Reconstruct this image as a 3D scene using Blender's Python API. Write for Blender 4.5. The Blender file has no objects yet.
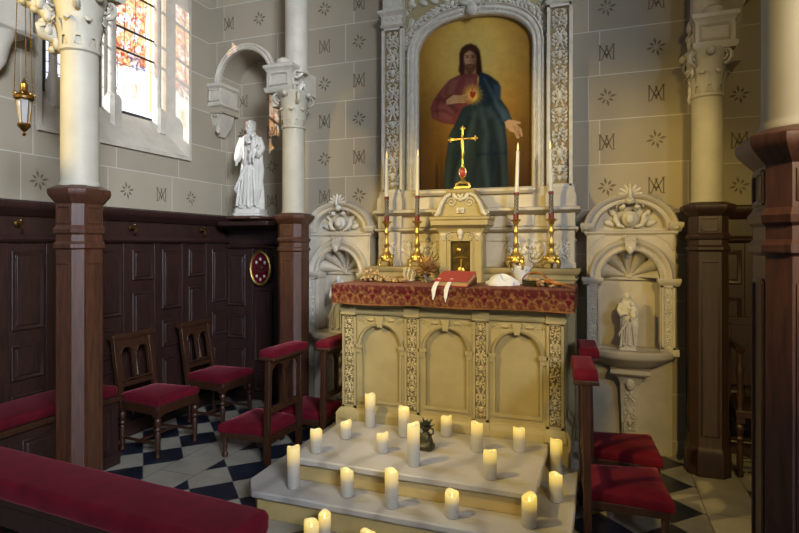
import bpy, bmesh, math, random
import numpy as np
from mathutils import Vector, Matrix
random.seed(7)
PI = math.pi
sc = bpy.context.scene
COL = sc.collection
# ------------------------------------------------------------------ materials
def lin(c):
    return tuple(((x/12.92) if x <= 0.04045 else ((x+0.055)/1.055)**2.4) for x in c)
def hexc(h):
    return lin((int(h[0:2], 16)/255, int(h[2:4], 16)/255, int(h[4:6], 16)/255))
class NT:
    def __init__(s, name):
        s.m = bpy.data.materials.new(name); s.m.use_nodes = True
        s.t = s.m.node_tree; s.n = s.t.nodes; s.l = s.t.links
        s.b = s.n['Principled BSDF']; s.out = s.n['Material Output']
    def add(s, typ, **kw):
        n = s.n.new(typ)
        for k, v in kw.items(): setattr(n, k, v)
        return n
    def lk(s, a, b): s.l.new(a, b)
    def coord(s, kind='Object', scale=(1, 1, 1)):
        tc = s.add('ShaderNodeTexCoord'); mp = s.add('ShaderNodeMapping')
        mp.inputs['Scale'].default_value = scale
        s.lk(tc.outputs[kind], mp.inputs['Vector']); return mp.outputs['Vector']
    def ramp(s, fac, stops):
        r = s.add('ShaderNodeValToRGB'); e = r.color_ramp.elements
        while len(e) < len(stops): e.new(0.5)
        for i, (p, c) in enumerate(stops):
            e[i].position = p; e[i].color = (*c, 1)
        s.lk(fac, r.inputs['Fac']); return r.outputs['Color']
    def noise(s, vec, scale, detail=4, rough=.55):
        n = s.add('ShaderNodeTexNoise'); n.inputs['Scale'].default_value = scale
        n.inputs['Detail'].default_value = detail; n.inputs['Roughness'].default_value = rough
        if vec is not None: s.lk(vec, n.inputs['Vector'])
        return n.outputs['Fac']
    def bump(s, h, strength=.3, dist=.01):
        b = s.add('ShaderNodeBump'); b.inputs['Strength'].default_value = strength
        b.inputs['Distance'].default_value = dist
        s.lk(h, b.inputs['Height']); s.lk(b.outputs['Normal'], s.b.inputs['Normal'])
    def math(s, op, a, b=None, c=None):
        n = s.add('ShaderNodeMath', operation=op)
        for i, v in enumerate((a, b, c)):
            if v is None: continue
            if isinstance(v, (int, float)): n.inputs[i].default_value = v
            else: s.lk(v, n.inputs[i])
        return n.outputs[0]
    def mix(s, f, a, b):
        n = s.add('ShaderNodeMix', data_type='RGBA')
        for i, v in ((0, f), (6, a), (7, b)):
            if isinstance(v, (int, float)): n.inputs[i].default_value = v
            elif isinstance(v, tuple): n.inputs[i].default_value = (*v, 1)
            else: s.lk(v, n.inputs[i])
        return n.outputs[2]

def simple(name, col, rough=.6, metal=0, var=.15, scale=12, bump=0, stretch=(1, 1, 1), spec=.5, sheen=0):
    t = NT(name); v = t.coord('Object', stretch); f = t.noise(v, scale)
    a = tuple(max(0, x*(1-var)) for x in col); b = tuple(min(1, x*(1+var)) for x in col)
    t.lk(t.ramp(f, [(.3, a), (.7, b)]), t.b.inputs['Base Color'])
    t.b.inputs['Roughness'].default_value = rough; t.b.inputs['Metallic'].default_value = metal
    t.b.inputs['Specular IOR Level'].default_value = spec
    if sheen:
        t.b.inputs['Sheen Weight'].default_value = sheen; t.b.inputs['Sheen Roughness'].default_value = .4
        t.b.inputs['Sheen Tint'].default_value = (*[min(1, x*3+.1) for x in col], 1)
    if bump: t.bump(f, bump, .01)
    return t.m
M = {}
def wallmat(name, axis, off):
    t = NT(name); tc = t.add('ShaderNodeTexCoord'); sx = t.add('ShaderNodeSeparateXYZ'); t.lk(tc.outputs['Object'], sx.inputs[0])
    cx = t.add('ShaderNodeCombineXYZ')
    t.lk(t.math('ADD', sx.outputs[axis], off+20*.714), cx.inputs[0]); t.lk(t.math('ADD', sx.outputs[2], -.107+.355), cx.inputs[1])
    br = t.add('ShaderNodeTexBrick'); t.lk(cx.outputs[0], br.inputs['Vector'])
    br.inputs['Scale'].default_value = 1; br.inputs['Brick Width'].default_value = .714; br.inputs['Row Height'].default_value = .355
    br.inputs['Mortar Size'].default_value = .0042; br.inputs['Mortar Smooth'].default_value = .3; br.inputs['Bias'].default_value = 0
    br.offset = .12
    br.inputs['Color1'].default_value = (*hexc('a69b87'), 1); br.inputs['Color2'].default_value = (*hexc('958b79'), 1)
    br.inputs['Mortar'].default_value = (*hexc('c4beb0'), 1)
    n = t.noise(tc.outputs['Object'], 3.5, 6)
    t.lk(t.mix(t.math('MULTIPLY', n, .45), br.outputs['Color'], hexc('857962')), t.b.inputs['Base Color'])
    t.b.inputs['Roughness'].default_value = .75
    t.bump(t.noise(tc.outputs['Object'], 60), .08, .004)
    return t.m
M['wall_x'] = wallmat('painted_stone_blocks', 0, .0)
M['wall_y'] = wallmat('painted_stone_blocks_side', 1, .1)
M['stencil'] = simple('stencil_paint', hexc('675c48'), .8, var=.2)
M['stone'] = simple('cream_stone', hexc('b9b0a0'), .6, var=.12, scale=7, bump=.08)
M['columnstone'] = simple('cream_column_stone', hexc('aaa392'), .6, var=.1, scale=5, bump=.05)
M['stone2'] = simple('altar_stone', hexc('9f9169'), .55, var=.1, scale=6, bump=.05)
M['carve'] = simple('carved_white_stone', hexc('c6c0b2'), .55, var=.12, scale=20)
M['ochre'] = simple('ochre_ground', hexc('8f7c56'), .7, var=.25, scale=30)
M['altarcarve'] = simple('altar_carving_stone', hexc('b0a17a'), .6, var=.3, scale=40)
M['altarground'] = simple('altar_carving_ground', hexc('6a5e3e'), .7, var=.35, scale=50)  # same cream stone as the relief, recess shade put into its colour
M['statue'] = simple('white_statue_stone', hexc('c9c4b9'), .85, var=.07, scale=8)
M['statuegrey'] = simple('grey_statue_stone', hexc('c6c5c2'), .8, var=.08, scale=8)
M['riser'] = simple('cream_riser_stone', hexc('b9a26c'), .5, var=.15, scale=5)
M['gold'] = simple('polished_gold', hexc('d2b468'), .4, 1, var=.12, scale=20)
M['brass'] = simple('aged_brass', hexc('8a6a38'), .35, 1, var=.3, scale=30)
M['bronze'] = simple('dark_bronze', hexc('46432f'), .45, .6, var=.4, scale=60)
M['silver'] = simple('silver', hexc('c8c8cc'), .25, 1, var=.05)
M['velvet'] = simple('red_velvet', hexc('5c0a1b'), .8, var=.25, scale=9, sheen=.55, spec=.15)
M['velvetdark'] = simple('dark_red_velvet', hexc('56101c'), .85, var=.2, scale=20, sheen=.3, spec=.1)
M['redbook'] = simple('red_book_cloth', hexc('a03f3d'), .6, var=.15, scale=30)
M['paper'] = simple('book_paper', hexc('b59a6a'), .8, var=.2, scale=60, stretch=(1, 1, 12))
M['whitecloth'] = simple('white_cloth', hexc('d4d6dc'), .85, var=.06, scale=15)
M['wax'] = simple('ivory_wax', hexc('d6d2c2'), .45, var=.04)
M['dried'] = simple('dried_leaf', hexc('a07a4c'), .8, var=.45, scale=40)
M['driedpale'] = simple('pale_dried_petals', hexc('a58a62'), .8, var=.5, scale=50)
M['copper'] = simple('copper_wicker', hexc('a8662c'), .55, .1, var=.3, scale=60)
M['leafdark'] = simple('dark_green_leaf', hexc('2f3420'), .7, var=.4, scale=30)
M['lead'] = simple('window_lead', hexc('2a2a2c'), .6, var=.2)
M['redgem'] = simple('red_enamel', hexc('9c2a1e'), .35, var=.3, scale=60)
M['tabdoor'] = simple('dark_gilt_door', hexc('5b4a22'), .35, .7, var=.5, scale=18)
def woodmat(name, dark, light, rough=.46):
    t = NT(name); v = t.coord('Object', (9, 9, 1.1)); f = t.noise(v, 6, 8, .65)
    t.lk(t.ramp(f, [(.3, dark), (.72, light)]), t.b.inputs['Base Color'])
    t.b.inputs['Roughness'].default_value = rough
    t.bump(f, .12, .004); return t.m
M['wood'] = woodmat('dark_oak', hexc('1e110f'), hexc('3a221d'))
M['pierwood'] = woodmat('pier_oak', hexc('341b11'), hexc('563322'))
M['chairwood'] = woodmat('chair_oak', hexc('26130b'), hexc('452918'), .4)
def marble():
    t = NT('white_marble_slab'); v = t.coord('Object')
    w = t.add('ShaderNodeTexWave'); w.inputs['Scale'].default_value = 1.1; w.inputs['Distortion'].default_value = 9; w.inputs['Detail'].default_value = 5
    t.lk(v, w.inputs['Vector']); n = t.noise(v, 4, 6)
    c = t.ramp(w.outputs['Fac'], [(.0, hexc('979492')), (.35, hexc('afaca8')), (1, hexc('b6b3ae'))])
    t.lk(t.mix(t.math('MULTIPLY', n, .5), c, hexc('a59a86')), t.b.inputs['Base Color'])
    t.b.inputs['Roughness'].default_value = .35; return t.m
M['marble'] = marble()
def floormat():
    t = NT('checker_tile_floor'); tc = t.add('ShaderNodeTexCoord'); s = t.add('ShaderNodeSeparateXYZ'); t.lk(tc.outputs['Object'], s.inputs[0])
    x, y = s.outputs[0], s.outputs[1]; S = 1/(.275*math.sqrt(2))
    u = t.math('MULTIPLY', t.math('ADD', x, y), S); v = t.math('MULTIPLY', t.math('SUBTRACT', x, y), S)
    chk = t.math('MODULO', t.math('ADD', t.math('ADD', t.math('FLOOR', u), t.math('FLOOR', v)), 400), 2)
    def edge(w, wd):
        fr = t.math('FRACT', w); return t.math('GREATER_THAN', t.math('ABSOLUTE', t.math('SUBTRACT', fr, .5)), .5-wd)
    joint = t.math('MAXIMUM', edge(u, .008), edge(v, .008))
    n = t.noise(tc.outputs['Object'], 5, 6)
    white = t.ramp(n, [(.3, hexc('8f897c')), (.7, hexc('aaa496'))]); dark = t.ramp(n, [(.3, hexc('171b26')), (.7, hexc('28303f'))])  # dark tiles lifted to blue-grey, reflection put into their colour
    c = t.mix(chk, white, dark); c = t.mix(joint, c, hexc('6e6a60'))
    ax = t.math('ABSOLUTE', t.math('ADD', x, 1.02))
    band = t.math('MULTIPLY', t.math('GREATER_THAN', ax, 1.62), t.math('LESS_THAN', ax, 1.92))
    bj = edge(t.math('MULTIPLY', y, 1/.62), .006)
    c = t.mix(band, c, t.mix(bj, white, hexc('6e6a60')))
    ln = t.math('LESS_THAN', t.math('ABSOLUTE', t.math('SUBTRACT', t.math('ABSOLUTE', t.math('SUBTRACT', ax, 1.77)), .15)), .004)
    c = t.mix(ln, c, hexc('6e6a60'))
    t.lk(c, t.b.inputs['Base Color']); t.b.inputs['Roughness'].default_value = .28; return t.m
M['floor'] = floormat()
def vcol(name, rough=.6, emit=0, spec=.4):
    t = NT(name); a = t.add('ShaderNodeVertexColor'); a.layer_name = 'Col'
    t.lk(a.outputs['Color'], t.b.inputs['Base Color']); t.b.inputs['Roughness'].default_value = rough
    t.b.inputs['Specular IOR Level'].default_value = spec
    return t.m
M['painting'] = vcol('oil_paint', .75, spec=.08)
M['brocade'] = vcol('red_gold_brocade', .8, spec=.1)
def glassmat():
    t = NT('stained_glass'); a = t.add('ShaderNodeVertexColor'); a.layer_name = 'Col'
    e = t.add('ShaderNodeEmission'); e.inputs['Strength'].default_value = WIN
    tr = t.add('ShaderNodeBsdfTransparent'); t.lk(a.outputs['Color'], e.inputs['Color']); t.lk(a.outputs['Color'], tr.inputs['Color'])
    ad = t.add('ShaderNodeAddShader'); t.lk(e.outputs[0], ad.inputs[0]); t.lk(tr.outputs[0], ad.inputs[1]); t.lk(ad.outputs[0], t.out.inputs['Surface']); return t.m
WIN = 1.6
M['glass'] = glassmat()
def ledmat():
    t = NT('glowing_candle_wax'); tc = t.add('ShaderNodeTexCoord'); s = t.add('ShaderNodeSeparateXYZ'); t.lk(tc.outputs['Generated'], s.inputs[0])
    z = s.outputs[2]
    t.b.inputs['Base Color'].default_value = (*hexc('aba79f'), 1); t.b.inputs['Roughness'].default_value = .5
    t.lk(t.ramp(z, [(.25, (0, 0, 0)), (.5, (.08, .045, .003)), (.7, (.46, .29, .02)), (.9, (.72, .50, .06)), (1, (.42, .30, .05))]), t.b.inputs['Emission Color'])
    t.b.inputs['Emission Strength'].default_value = 1.0; return t.m
M['led'] = ledmat()
def emis(name, col, st):
    t = NT(name); t.b.inputs['Base Color'].default_value = (*col, 1); t.b.inputs['Emission Color'].default_value = (*col, 1); t.b.inputs['Emission Strength'].default_value = st; return t.m
M['flame'] = emis('flame_tip', (1, .72, .28), 2.2)
M['taperflame'] = emis('taper_flame_tip', (1, .7, .3), .9)
def sleeve():
    t = NT('patterned_sleeve'); v = t.coord('Object', (1, 1, 1)); ck = t.add('ShaderNodeTexChecker'); ck.inputs['Scale'].default_value = 70
    t.lk(v, ck.inputs['Vector']); ck.inputs['Color1'].default_value = (*hexc('2c2a2e'), 1); ck.inputs['Color2'].default_value = (*hexc('8f887c'), 1)
    t.lk(ck.outputs['Color'], t.b.inputs['Base Color']); t.b.inputs['Roughness'].default_value = .5; return t.m
M['sleeve'] = sleeve()
M['redband'] = simple('red_band', hexc('6e1a1a'), .5)
def clear():
    t = NT('lantern_glass'); t.b.inputs['Base Color'].default_value = (.82, .86, .9, 1); t.b.inputs['Roughness'].default_value = .15
    t.b.inputs['Transmission Weight'].default_value = .7; t.b.inputs['IOR'].default_value = 1.2; return t.m
M['clear'] = clear()

# ------------------------------------------------------------------ mesh builder
class MB:
    def __init__(s): s.v = []; s.f = []; s.mi = []; s.cur = 0; s.X = Matrix.Identity(4)
    def add(s, vs, fs):
        b = len(s.v)
        s.v += [tuple(s.X @ Vector(p)) for p in vs]
        for f in fs: s.f.append(tuple(b+i for i in f)); s.mi.append(s.cur)
    def box(s, x0, x1, y0, y1, z0, z1):
        s.add([(x0, y0, z0), (x1, y0, z0), (x1, y1, z0), (x0, y1, z0), (x0, y0, z1), (x1, y0, z1), (x1, y1, z1), (x0, y1, z1)],
              [(0, 3, 2, 1), (4, 5, 6, 7), (0, 1, 5, 4), (1, 2, 6, 5), (2, 3, 7, 6), (3, 0, 4, 7)]); return s
    def loft(s, rings, caps=True, closed=True):
        n = len(rings[0]); vs = [p for r in rings for p in r]; fs = []
        for i in range(len(rings)-1):
            for j in range(n if closed else n-1):
                k = (j+1) % n; fs.append((i*n+j, i*n+k, (i+1)*n+k, (i+1)*n+j))
        if caps: fs += [tuple(range(n-1, -1, -1)), tuple((len(rings)-1)*n+j for j in range(n))]
        s.add(vs, fs); return s
    def lathe(s, prof, n=24, c=(0, 0), sx=1, sy=1, caps=True):
        return s.loft([[(c[0]+r*sx*math.cos(2*PI*j/n), c[1]+r*sy*math.sin(2*PI*j/n), z) for j in range(n)] for r, z in prof], caps)
    def octo(s, prof, c=(0, 0), ch=.42):
        rings = []
        for h, z in prof:
            k = h*(1-ch); rings.append([(c[0]+x, c[1]+y, z) for x, y in ((k, -h), (h, -k), (h, k), (k, h), (-k, h), (-h, k), (-h, -k), (-k, -h))])
        return s.loft(rings)
    def sq(s, prof, c=(0, 0), ry=1):
        return s.loft([[(c[0]-h, c[1]-h*ry, z), (c[0]+h, c[1]-h*ry, z), (c[0]+h, c[1]+h*ry, z), (c[0]-h, c[1]+h*ry, z)] for h, z in prof])
    def rect(s, prof):   # [(x0,x1,y0,y1,z)]
        return s.loft([[(a, c, z), (b, c, z), (b, d, z), (a, d, z)] for a, b, c, d, z in prof])
    def ell(s, c, r, n=10, m=6, R=None):
        rings = []
        for i in range(m+1):
            a = -PI/2+PI*i/m; rr = max(math.cos(a), .02)
            ring = []
            for j in range(n):
                p = Vector((r[0]*rr*math.cos(2*PI*j/n), r[1]*rr*math.sin(2*PI*j/n), r[2]*math.sin(a)))
                if R is not None: p = R @ p
                ring.append((c[0]+p.x, c[1]+p.y, c[2]+p.z))
            rings.append(ring)
        return s.loft(rings)
    def sweep(s, pts, w, t=None, side=None, n=8, caps=True):
        pts = [Vector(p) for p in pts]; N = len(pts)
        ws = w if isinstance(w, (list, tuple)) else [w]*N
        ts = (t if isinstance(t, (list, tuple)) else [t]*N) if t is not None else ws
        rings = []; prev = Vector(side) if side is not None else None
        for i, p in enumerate(pts):
            d = (pts[min(i+1, N-1)]-pts[max(i-1, 0)])
            d = d.normalized() if d.length > 1e-9 else Vector((0, 0, 1))
            if prev is None:
                prev = d.cross(Vector((0, 0, 1)))
                if prev.length < .1: prev = d.cross(Vector((1, 0, 0)))
            a = prev-d*prev.dot(d); a = a.normalized() if a.length > 1e-6 else d.orthogonal().normalized()
            if side is None: prev = a
            b = d.cross(a)
            rings.append([tuple(p+a*ws[i]*math.cos(2*PI*j/n)+b*ts[i]*math.sin(2*PI*j/n)) for j in range(n)])
        return s.loft(rings, caps)
    def prism(s, poly, y0, y1):   # poly in (x,z)
        n = len(poly)
        s.add([(x, y0, z) for x, z in poly]+[(x, y1, z) for x, z in poly],
              [tuple(range(n)), tuple(range(2*n-1, n-1, -1))]+[(i, i+n, (i+1) % n+n, (i+1) % n) for i in range(n)]); return s
    def slab(s, poly, z0, z1):    # poly in (x,y)
        n = len(poly)
        s.add([(x, y, z0) for x, y in poly]+[(x, y, z1) for x, y in poly],
              [tuple(range(n-1, -1, -1)), tuple(range(n, 2*n))]+[(i, (i+1) % n, (i+1) % n+n, i+n) for i in range(n)]); return s
    def arch(s, x0, x1, z0, z1, cx, hw, zs, zb, yf, yb, rise=None, n=18, back=False, solid=True):
        """plate x0..x1 / z0..z1 from yf (front) to yb with an arched opening"""
        rise = hw if rise is None else rise
        arcp = [(cx-hw*math.cos(PI*i/n), zs+rise*math.sin(PI*i/n)) for i in range(n+1)]
        for y in ((yf, yb) if solid else (yf,)):
            def q(pp): s.add([(a, y, b) for a, b in pp], [tuple(range(len(pp)))])
            q([(x0, z0), (cx-hw, z0), (cx-hw, zs), (cx-hw, z1), (x0, z1)]); q([(cx+hw, z0), (x1, z0), (x1, z1), (cx+hw, z1), (cx+hw, zs)])
            if zb > z0: q([(cx-hw, z0), (cx+hw, z0), (cx+hw, zb), (cx-hw, zb)])
            for i in range(n): q([arcp[i], arcp[i+1], (arcp[i+1][0], z1), (arcp[i][0], z1)])
        loop = [(cx-hw, zb)]+arcp+[(cx+hw, zb)]
        for i in range(len(loop)-1):
            (a, b), (c, d) = loop[i], loop[i+1]; s.add([(a, yf, b), (c, yf, d), (c, yb, d), (a, yb, b)], [(0, 1, 2, 3)])
        if zb > z0+1e-6: s.add([(cx-hw, yf, zb), (cx+hw, yf, zb), (cx+hw, yb, zb), (cx-hw, yb, zb)], [(0, 1, 2, 3)])
        if solid:
            for (a, b), (c, d) in (((x0, z0), (cx-hw, z0) if zb <= z0+1e-6 else (x1, z0)), ((cx+hw if zb <= z0+1e-6 else x0, z0), (x1, z0)), ((x1, z0), (x1, z1)), ((x1, z1), (x0, z1)), ((x0, z1), (x0, z0))):
                s.add([(a, yf, b), (c, yf, d), (c, yb, d), (a, yb, b)], [(0, 1, 2, 3)])
        if back: s.add([(a, yb, b) for a, b in loop], [tuple(range(len(loop)))])
        return s
    def archmould(s, cx, zs, prof, n=20, a0=0, a1=PI, rz=1.0):
        """moulding swept round a half circle; prof = [(radius, y)] closed"""
        rings = []
        for i in range(n+1):
            a = a0+(a1-a0)*i/n
            rings.append([(cx+r*math.cos(a), y, zs+r*rz*math.sin(a)) for r, y in prof])
        return s.loft(rings)
    def build(s, name, mats, parent=None, ang=40, bevel=0, recalc=True, remesh=0, smooth=0):
        me = bpy.data.meshes.new(name); me.from_pydata(s.v, [], s.f)
        mats = mats if isinstance(mats, list) else [mats]
        for m in mats: me.materials.append(M[m] if isinstance(m, str) else m)
        me.polygons.foreach_set('material_index', s.mi)
        if recalc:
            bm = bmesh.new(); bm.from_mesh(me); bmesh.ops.remove_doubles(bm, verts=bm.verts, dist=1e-5)
            bmesh.ops.recalc_face_normals(bm, faces=bm.faces); bm.to_mesh(me); bm.free()
        me.validate(); me.shade_smooth()
        if ang < 180: me.set_sharp_from_angle(angle=math.radians(ang))
        o = bpy.data.objects.new(name, me); COL.objects.link(o)
        if parent is not None: o.parent = parent
        if remesh:
            r = o.modifiers.new('fuse', 'REMESH'); r.mode = 'VOXEL'; r.voxel_size = remesh; r.use_smooth_shade = True
            if smooth:
                k = o.modifiers.new('soften', 'SMOOTH'); k.iterations = smooth; k.factor = .5
        if bevel:
            b = o.modifiers.new('edge', 'BEVEL'); b.width = bevel; b.segments = 2; b.limit_method = 'ANGLE'; b.angle_limit = math.radians(50)
        return o
def tag(o, label, cat, group=None):
    o['label'] = label; o['category'] = cat
    if group: o['group'] = group
    return o
def thing(name, label, cat, loc=(0, 0, 0), rz=0, group=None):
    o = bpy.data.objects.new(name, None); COL.objects.link(o); o.location = loc; o.rotation_euler = (0, 0, rz); o.empty_display_size = .1
    return tag(o, label, cat, group)
def struct(o, label=None, cat=None):
    o['kind'] = 'structure'
    if label: o['label'] = label
    if cat: o['category'] = cat
    return o
def dup(root, loc, rz, label):
    r = root.copy(); COL.objects.link(r); r.location = loc; r.rotation_euler = (0, 0, rz); r['label'] = label
    for ch in list(root.children):
        c = ch.copy(); COL.objects.link(c); c.parent = r
        for g in list(ch.children):
            d = g.copy(); COL.objects.link(d); d.parent = c
    return r
def rotm(axis, deg, at=(0, 0, 0)):
    return Matrix.Translation(at) @ Matrix.Rotation(math.radians(deg), 4, axis) @ Matrix.Translation([-x for x in at])

# relief ornaments (front is -y): flowers, leaves and scrolls on a plane
def flower(mb, x, z, y, r, k=6):
    mb.ell((x, y, z), (r*.32, r*.62, r*.32), 8, 5)
    for i in range(k):
        a = 2*PI*i/k+.3; mb.ell((x+.62*r*math.cos(a), y, z+.62*r*math.sin(a)), (r*.40, r*.38, r*.22), 7, 4, Matrix.Rotation(-a, 3, 'Y'))
def leaf(mb, x, z, y, L, ang, w=.3):
    a = math.radians(ang); mb.ell((x+.5*L*math.cos(a), y, z+.5*L*math.sin(a)), (L*.5, L*.24, L*w*.56), 8, 4, Matrix.Rotation(-a, 3, 'Y'))
def scroll(mb, x, z, y, r, sx=1, sz=1, turns=1.4, th=None, start=0):
    th = th or r*.16; pts = []; ws = []
    for i in range(17):
        f = i/16; a = start+f*turns*2*PI; rr = r*(1-.85*f)
        pts.append((x+sx*rr*math.cos(a), y-r*.12*f, z+sz*rr*math.sin(a))); ws.append(th*(1-.4*f))
    mb.sweep(pts, ws, ws, n=6)
def relief(mb, x0, x1, z0, z1, y, seed=0):
    rd = random.Random(seed); w = x1-x0; cx = (x0+x1)/2; h = z1-z0; n = max(1, round(h/(w*1.25))); u = h/n
    for i in range(n):
        zc = z0+(i+.5)*u; k = (i+seed) % 3; r = w*.57
        if k == 0:
            flower(mb, cx, zc, y, r*.78)
            for sx in (-1, 1):
                leaf(mb, cx+sx*r*.25, zc+u*.22, y, r*.75, 90-sx*35); leaf(mb, cx+sx*r*.25, zc-u*.22, y, r*.75, -90+sx*35)
                mb.ell((cx+sx*r*.72, y, zc), (r*.14, r*.14, r*.14), 6, 4)
        elif k == 1:
            for sx in (-1, 1):
                scroll(mb, cx+sx*r*.48, zc+u*.16, y, r*.42, sx, 1); scroll(mb, cx+sx*r*.48, zc-u*.2, y, r*.36, sx, -1)
            leaf(mb, cx, zc-u*.1, y, u*.5, 90, .5); leaf(mb, cx, zc-u*.45, y, u*.3, 90, .6)
        else:
            mb.ell((cx, y, zc), (r*.34, r*.22, u*.27), 8, 6)
            for a in (30, 65, 115, 150, 210, 245, 295, 330): leaf(mb, cx+.2*r*math.cos(math.radians(a)), zc+.2*u*math.sin(math.radians(a)), y, r*.7, a, .35)
        for sx in (-1, 1):
            for q in (-.4, -.2, 0, .2, .4): leaf(mb, cx+sx*r*.55, zc+q*u, y, r*.5, 90+sx*(50 if q > 0 else -30), .5)
        for _ in range(6):
            mb.ell((cx+rd.uniform(-.8, .8)*r, y, zc+rd.uniform(-.48, .48)*u), (r*.14, r*.2, r*.14), 5, 4)
def strip(mb, x0, x1, z0, z1, yf, ground_y, border=.012):
    """frame round a sunk relief panel"""
    mb.box(x0, x0+border, yf, ground_y, z0, z1); mb.box(x1-border, x1, yf, ground_y, z0, z1)
    mb.box(x0, x1, yf, ground_y, z0, z0+border); mb.box(x0, x1, yf, ground_y, z1-border, z1)
def rpanel(mb, o, u, w, h, n, d=.012, b=.028):
    """raised fielded panel: centre o, half sizes along unit u and z, out along n"""
    o, u, n = Vector(o), Vector(u), Vector(n); zz = Vector((0, 0, 1)); rings = []
    for k, dd in ((0, 0), (0, d*.7), (-.006, d), (-b, d*.45), (-b-.006, d*1.1)):
        a, c = w/2+k, h/2+k
        rings.append([tuple(o+u*sx*a+zz*sz*c+n*dd) for sx, sz in ((-1, -1), (1, -1), (1, 1), (-1, 1))])
    mb.loft(rings)
# ------------------------------------------------------------------ stencilled wall motifs
def motif(mb, o, u, n, kind, s=.06):
    s = .078 if kind == 0 else s
    o, u, n = Vector(o), Vector(u), Vector(n); zz = Vector((0, 0, 1)); o = o+n*.0015
    def q(pts): mb.add([tuple(o+u*a*s+zz*b*s) for a, b in pts], [tuple(range(len(pts)))])
    if kind == 0:
        for i in range(8):
            a = PI*i/4+.2; c, d = math.cos(a), math.sin(a); L = 1 if i % 2 == 0 else .8
            q([(c*.22, d*.22), (c*.6*L-d*.13, d*.6*L+c*.13), (c*L, d*L), (c*.6*L+d*.13, d*.6*L-c*.13)])
    else:
        def stroke(a, b, w=.075):
            d = Vector((b[0]-a[0], b[1]-a[1])); p = Vector((-d.y, d.x)).normalized()*w
            q([(a[0]+p.x, a[1]+p.y), (b[0]+p.x, b[1]+p.y), (b[0]-p.x, b[1]-p.y), (a[0]-p.x, a[1]-p.y)])
        for a, b in (((-.85, -1), (-.85, 1)), ((.85, -1), (.85, 1)), ((-.85, 1), (.1, -.75)), ((.85, 1), (-.1, -.75)),
                     ((-.6, -1), (.12, .9)), ((.6, -1), (-.12, .9)), ((-.3, -.25), (.3, -.25))): stroke(a, b)
        for x in (-.85, .85): stroke((x-.18, -1), (x+.18, -1), .05); stroke((x-.18, 1), (x+.18, 1), .05)
# ------------------------------------------------------------------ painted meshes
def grid_paint(name, pts, nx, nz, colfn, mat, parent=None, extra=None):
    """pts: nz rows of nx points; colfn(array of points)->(N,3) sRGB"""
    P = np.array(pts, dtype=float).reshape(-1, 3); fs = []
    for i in range(nz-1):
        for j in range(nx-1): a = i*nx+j; fs.append((a, a+1, a+nx+1, a+nx))
    me = bpy.data.meshes.new(name); me.from_pydata([tuple(p) for p in P], [], fs)
    c = np.clip(colfn(P), 0, 1); c = np.where(c <= .04045, c/12.92, ((c+.055)/1.055)**2.4)
    at = me.color_attributes.new('Col', 'FLOAT_COLOR', 'POINT')
    buf = np.ones((len(P), 4), dtype=np.float32); buf[:, :3] = c; at.data.foreach_set('color', buf.ravel())
    me.materials.append(M[mat]); me.shade_smooth()
    o = bpy.data.objects.new(name, me); COL.objects.link(o)
    if parent is not None: o.parent = parent
    return o
def poly_mask(x, y, poly, soft):
    poly = np.array(poly, float); n = len(poly); inside = np.zeros(x.shape, bool); dist = np.full(x.shape, 1e9)
    for i in range(n):
        ax, ay = poly[i]; bx, by = poly[(i+1) % n]
        cond = ((ay > y) != (by > y)); xi = (bx-ax)*(y-ay)/((by-ay) if by != ay else 1e-9)+ax
        inside ^= cond & (x < xi)
        dx, dy = bx-ax, by-ay; t = np.clip(((x-ax)*dx+(y-ay)*dy)/(dx*dx+dy*dy+1e-12), 0, 1)
        dist = np.minimum(dist, np.hypot(x-ax-t*dx, y-ay-t*dy))
    sd = np.where(inside, dist, -dist); return np.clip(sd/soft+.5, 0, 1)
def ell_mask(x, y, cx, cy, rx, ry, soft):
    d = np.hypot((x-cx)/rx, (y-cy)/ry); return np.clip((1-d)*min(rx, ry)/soft+.5, 0, 1)
def over(c, m, col):
    col = np.array([int(col[i:i+2], 16)/255 for i in (0, 2, 4)]) if isinstance(col, str) else col
    return c*(1-m[:, None])+col*m[:, None]
def vnoise(x, y, s, seed=0):
    r = np.random.RandomState(seed); g = r.rand(64, 64); u, v = np.abs(x*s)+3, np.abs(y*s)+3; i, j = np.floor(u).astype(int), np.floor(v).astype(int); f, h = u-i, v-j
    f, h = f*f*(3-2*f), h*h*(3-2*h); G = lambda a, b: g[a % 64, b % 64]
    return (G(i, j)*(1-f)+G(i+1, j)*f)*(1-h)+(G(i, j+1)*(1-f)+G(i+1, j+1)*f)*h

# exec-continues
XC = -1.02                      # axis of the chapel
BACK, BAY, LEFT, RIGHT = 4.65, 4.92, -3.75, 1.71
CA, SA = math.cos(math.radians(20)), math.sin(math.radians(20))
def photo(x, y, z):             # where a point of the artwork falls on the measured photograph (for drawing flat artwork)
    t = -SA*x+CA*y; u = CA*x+SA*y; return 399.5+550*u/t, 245+550*(1.6-z)/t
# ================================================================== SETTING
fl = MB(); fl.box(-5.2, 3.2, -1.5, 5.2, -.1, 0); struct(fl.build('floor', 'floor'), 'black and white checkered tile floor with pale bands', 'floor')
ce = MB(); ce.box(-4.4, 2.4, 1.6, 5.2, 5.2, 5.35); struct(ce.build('ceiling', 'stone'), 'plain pale ceiling high above the altar', 'ceiling')
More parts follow.
